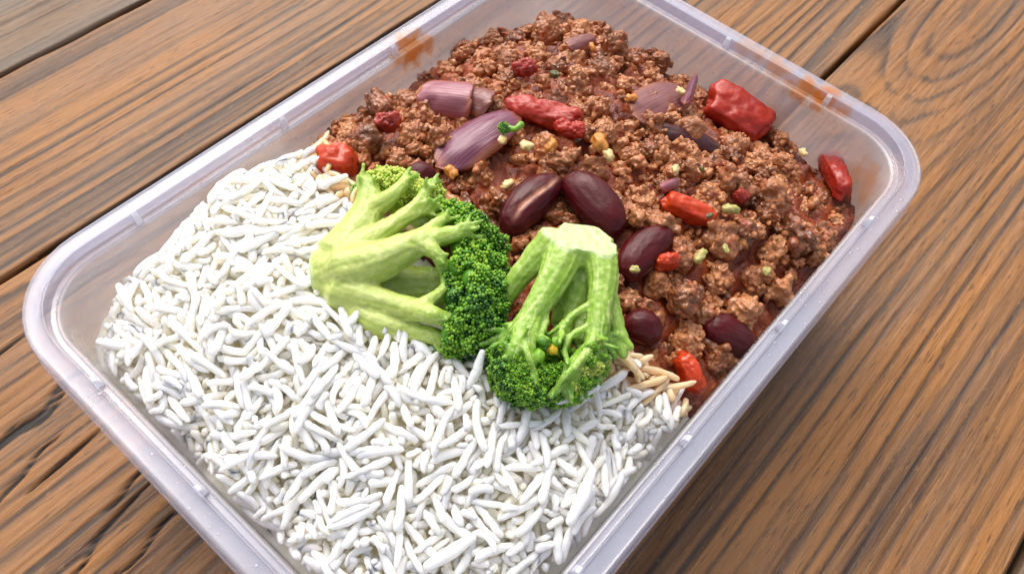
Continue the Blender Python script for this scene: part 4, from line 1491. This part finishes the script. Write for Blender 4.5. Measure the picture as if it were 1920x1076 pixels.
SH = [grain_shape(s) for s in range(1, 31)]
G_ME = [mesh("rice_grain", v, f, M_rice) for v, f, _, _ in SH]
G_ST = [mesh("rice_grain", v, f, M_rice_st) for v, f, _, _ in SH]
res2 = 0.4
rx = np.arange(-84, 40, res2)
ry = np.arange(-58, 62, res2)
RX, RY = np.meshgrid(rx, ry, indexing='ij')
RT = height(RX, RY) + 1.3 * n2(RX / 11, RY / 11, 61, 2)
RS = side(RX, RY)
RI = inside(RX, RY, np.clip(RT, 30, 46), 1.2)
RH = RT - 2.5
brm = np.zeros_like(RI)
for (p, rad) in BROC:
    brm |= (RX - p[0]) ** 2 + (RY - p[1]) ** 2 < (rad * 0.75) ** 2
rc = np.argwhere((RS < 0.8) & RI & ~brm)
pit = np.radians([-60, -45, -30, -15, -6, 6, 15, 30, 45, 60])


def drop_grain():
    k = rng.integers(len(SH))
    v, f, ax, rad = SH[k]
    best = None
    for q in range(10):
        i, j = rc[rng.integers(len(rc))]
        d = RT[i, j] - RH[i, j] + rng.uniform(0, 0.8)
        if best is None or d > best[0]:
            best = (d, i, j)
    d, i, j = best
    cx, cy = RX[i, j], RY[i, j]
    yaw = rng.uniform(0, 2 * math.pi)
    roll = rng.uniform(-1.2, 1.2) + (math.pi if rng.random() < 0.5 else 0)
    if rng.random() < 0.18:
        roll += math.pi / 2
    cr, sr = math.cos(roll), math.sin(roll)
    a1 = np.column_stack([ax[:, 0], ax[:, 1] * cr, ax[:, 1] * sr])
    cyw, syw = math.cos(yaw), math.sin(yaw)
    bz = None
    for p in pit:
        cp_, sp_ = math.cos(p), math.sin(p)
        a2 = np.column_stack([a1[:, 0] * cp_ - a1[:, 2] * sp_, a1[:, 1], a1[:, 0] * sp_ + a1[:, 2] * cp_])
        X = cx + a2[:, 0] * cyw - a2[:, 1] * syw
        Y = cy + a2[:, 0] * syw + a2[:, 1] * cyw
        ii = np.clip(((X - rx[0]) / res2).astype(int), 0, len(rx) - 1)
        jj = np.clip(((Y - ry[0]) / res2).astype(int), 0, len(ry) - 1)
        need = float(np.max(RH[ii, jj] + rad * 0.55 - a2[:, 2]))
        sc = need + rng.uniform(0, 1.5) + 0.4 * abs(p)
        if bz is None or sc < bz[0]:
            bz = (sc, need, p, a2, X, Y)
    _, z, p, a2, X, Y = bz
    if not inside(X, Y, np.clip(a2[:, 2] + z, 30, 46.5), 0.6).all():
        return None
    if not shown(np.column_stack([X, Y, a2[:, 2] + z]), 0.3).all():
        return None
    top = np.max(a2[:, 2]) + z
    if top > RT[i, j] + 4.0:
        return None
    for xq, yq, zq, rq in zip(X, Y, a2[:, 2] + z, rad):
        i0, j0 = int((xq - rx[0]) / res2), int((yq - ry[0]) / res2)
        w = int(rq / res2) + 1
        s = (slice(max(i0 - w, 0), i0 + w + 1), slice(max(j0 - w, 0), j0 + w + 1))
        d2 = (RX[s] - xq) ** 2 + (RY[s] - yq) ** 2
        RH[s] = np.where(d2 < rq * rq * 0.8, np.maximum(RH[s], zq + np.sqrt(np.maximum(rq * rq - d2, 0)) * 0.7), RH[s])
    cp_, sp_ = math.cos(p), math.sin(p)
    Rx = np.array([[1, 0, 0], [0, cr, -sr], [0, sr, cr]])
    Ry = np.array([[cp_, 0, -sp_], [0, 1, 0], [sp_, 0, cp_]])
    Rz = np.array([[cyw, -syw, 0], [syw, cyw, 0], [0, 0, 1]])
    stained = RS[i, j] + rng.normal() * 2.0 > -2.2 and cx < 30
    return k, Rz @ Ry @ Rx, np.array([cx, cy, z]), stained


grains = []
tries = 0
while len(grains) < 4200 and tries < 11000:
    tries += 1
    q = drop_grain()
    if q:
        grains.append(q)
# grains the photograph singles out, each laid by hand: (pixel ends, height, label)
special = []
for (p0, p1, z0, z1, bend, lab) in [
        ((572, 352), (650, 330), 53, 57, 0.9, "curved rice grain hooked in front of the orange tomato chunk"),
        ((878, 728), (905, 658), 53, 57, 0.5, "bent rice grain standing between the two broccoli florets"),
        ((1045, 752), (1122, 725), 54, 55, 0.3, "long white rice grain leaning on the tip of the green broccoli head"),
        ((222, 535), (246, 582), 46, 45, 0.1, "pointed rice grain sticking up beside the left end wall"),
        ((184, 640), (248, 652), 42, 43, 0.1, "leftmost rice grain, its pointed tip reaching toward the end wall"),
        ((776, 640), (806, 668), 54, 54, 0.1, "short fat rice grain under the crown of the pale broccoli"),
        ((1068, 980), (1112, 880), 47, 49, 0.3, "large thick rice grain near the near right wall"),
        ((800, 1062), (888, 1006), 48, 48, 0.15, "fat long rice grain at the very front of the rice")]:
    a, b = at(*p0, z0), at(*p1, z1)
    L = np.linalg.norm(b - a)
    R3 = frame(b - a, (0.1, 0.1, 1))
    mid = (a + b) / 2 - R3[:, 1] * bend * L * 0.12
    R = 0.95 if 'fat' not in lab and 'thick' not in lab else 1.2
    v, f = tube(np.array([a, mid * 0.5 + (a * 0.75 + b * 0.25) * 0.5, mid, mid * 0.5 + (a * 0.25 + b * 0.75) * 0.5, b]),
                np.array([0.72, 0.98, 1.0, 0.95, 0.6]) * R, 10, 14)
    c = (a + b) / 2
    o = obj("rice_grain", mesh("rice_grain", v - c, f, M_rice), None, mat4(np.eye(3), c))
    tag(o, lab, "rice grain", "grains of boiled rice")
# the 300 grains that show largest become objects of their own, the others one mass
tv, tf, owner = [], [], []
n0 = 0
for gi, (k, R3, c, st) in enumerate(grains):
    v = SH[k][0] @ R3.T + c
    tv.append(v)
    tf.append(SH[k][1] + n0)
    owner += [gi] * len(SH[k][1])
    n0 += len(v)
tv, tf, owner = np.concatenate(tv), np.concatenate(tf), np.array(owner)
bvh = BVHTree.FromPolygons([tuple(q) for q in tv], [tuple(int(a) for a in q) for q in tf])
cnt = np.zeros(len(grains))
o3 = Vector(CAM)
for py in range(240, 1076, 5):
    for px in range(180, 1360, 5):
        d = RR.T @ np.array([(px - 960) / FPX, (py - 538) / FPX, 1.0])
        h = bvh.ray_cast(o3, Vector(d))
        if h[2] is not None:
            cnt[owner[h[2]]] += 1
order = np.argsort(-cnt)
own = set(order[:285].tolist())
TL = sorted(own)
GRP = "grains of boiled rice"
for gi in own:
    k, R3, c, st = grains[gi]
    o = obj("rice_grain", (G_ST if st else G_ME)[k], None, mat4(R3, c))
    ax_ = SH[k][2] @ R3.T + c
    (xa, ya), (xb, yb) = pix(ax_[0]), pix(ax_[-1])
    Lp = math.hypot(xb - xa, yb - ya)
    an = math.degrees(math.atan2(-(yb - ya), xb - xa)) % 180
    dr = "lying level" if an < 22 or an > 158 else "tilted up rightward" if an < 68 else "pointing up" if an < 112 else "tilted up leftward"
    x, y = pix(c)
    zn = min((math.hypot(x - a, y - b), n) for n, a, b in [
        ("at the left end corner", 250, 620), ("by the back left wall", 340, 480), ("at the far tip of the rice", 470, 370), ("beside the orange tomato chunk", 580, 350), ("left of the pale broccoli stalk", 500, 500),
        ("in the left middle of the rice", 400, 620), ("by the near left wall", 360, 800), ("below the pale broccoli", 650, 680), ("in the centre of the rice", 600, 820), ("by the near left edge at the front", 520, 980),
        ("left of the green broccoli head", 840, 760), ("under the green broccoli head", 1000, 800), ("at the front of the rice", 720, 1010), ("in the right middle of the rice", 900, 900), ("by the near right wall", 1080, 950),
        ("right of the green broccoli head", 1180, 760), ("in the right corner by the tomato strip", 1260, 780)])[1]
    tag(o, ("short" if Lp < 45 else "mid length" if Lp < 70 else "long") + " white rice grain " + dr + " " + zn if not st else "orange tinted grain of boiled rice where the rice meets the chilli", "rice grain",
        GRP if not st else "sauce stained grains of rice")
parts, sp, pst = [], [], []
for gi, (k, R3, c, st) in enumerate(grains):
    if gi not in own and (cnt[gi] > 0 or rng.random() < 0.75):
        (pst if st else parts).append((SH[k][0] @ R3.T + c, SH[k][1]))
fv, ff = filling(False)
ff3 = np.concatenate([ff[:, [0, 1, 2]], ff[:, [0, 2, 3]]])
nfill = len(ff3)
v, f = join([(fv, ff3)] + parts + pst)
me = mesh("boiled_rice", v, f, M_rice)
me.materials.append(M_rice_st)
me.materials.append(M_rice_gap_shade)
n_st = sum(len(q[1]) for q in pst)
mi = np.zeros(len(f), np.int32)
mi[:nfill] = 2  # the bed seen between grains carries the painted gap shade
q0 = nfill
for k_, q in enumerate(parts):                       # some massed grains also take the cream painted for gap shade
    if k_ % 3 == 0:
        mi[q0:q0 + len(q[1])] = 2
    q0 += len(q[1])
if n_st:
    mi[-n_st:] = 1
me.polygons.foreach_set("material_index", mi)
tag(obj("boiled_rice", me), "heap of white boiled long grain rice in the front half of the tub", "rice", kind="stuff")
print("lumps", len(lumps), "grains", len(grains), "tries", tries, "seen", int((cnt > 0).sum()))
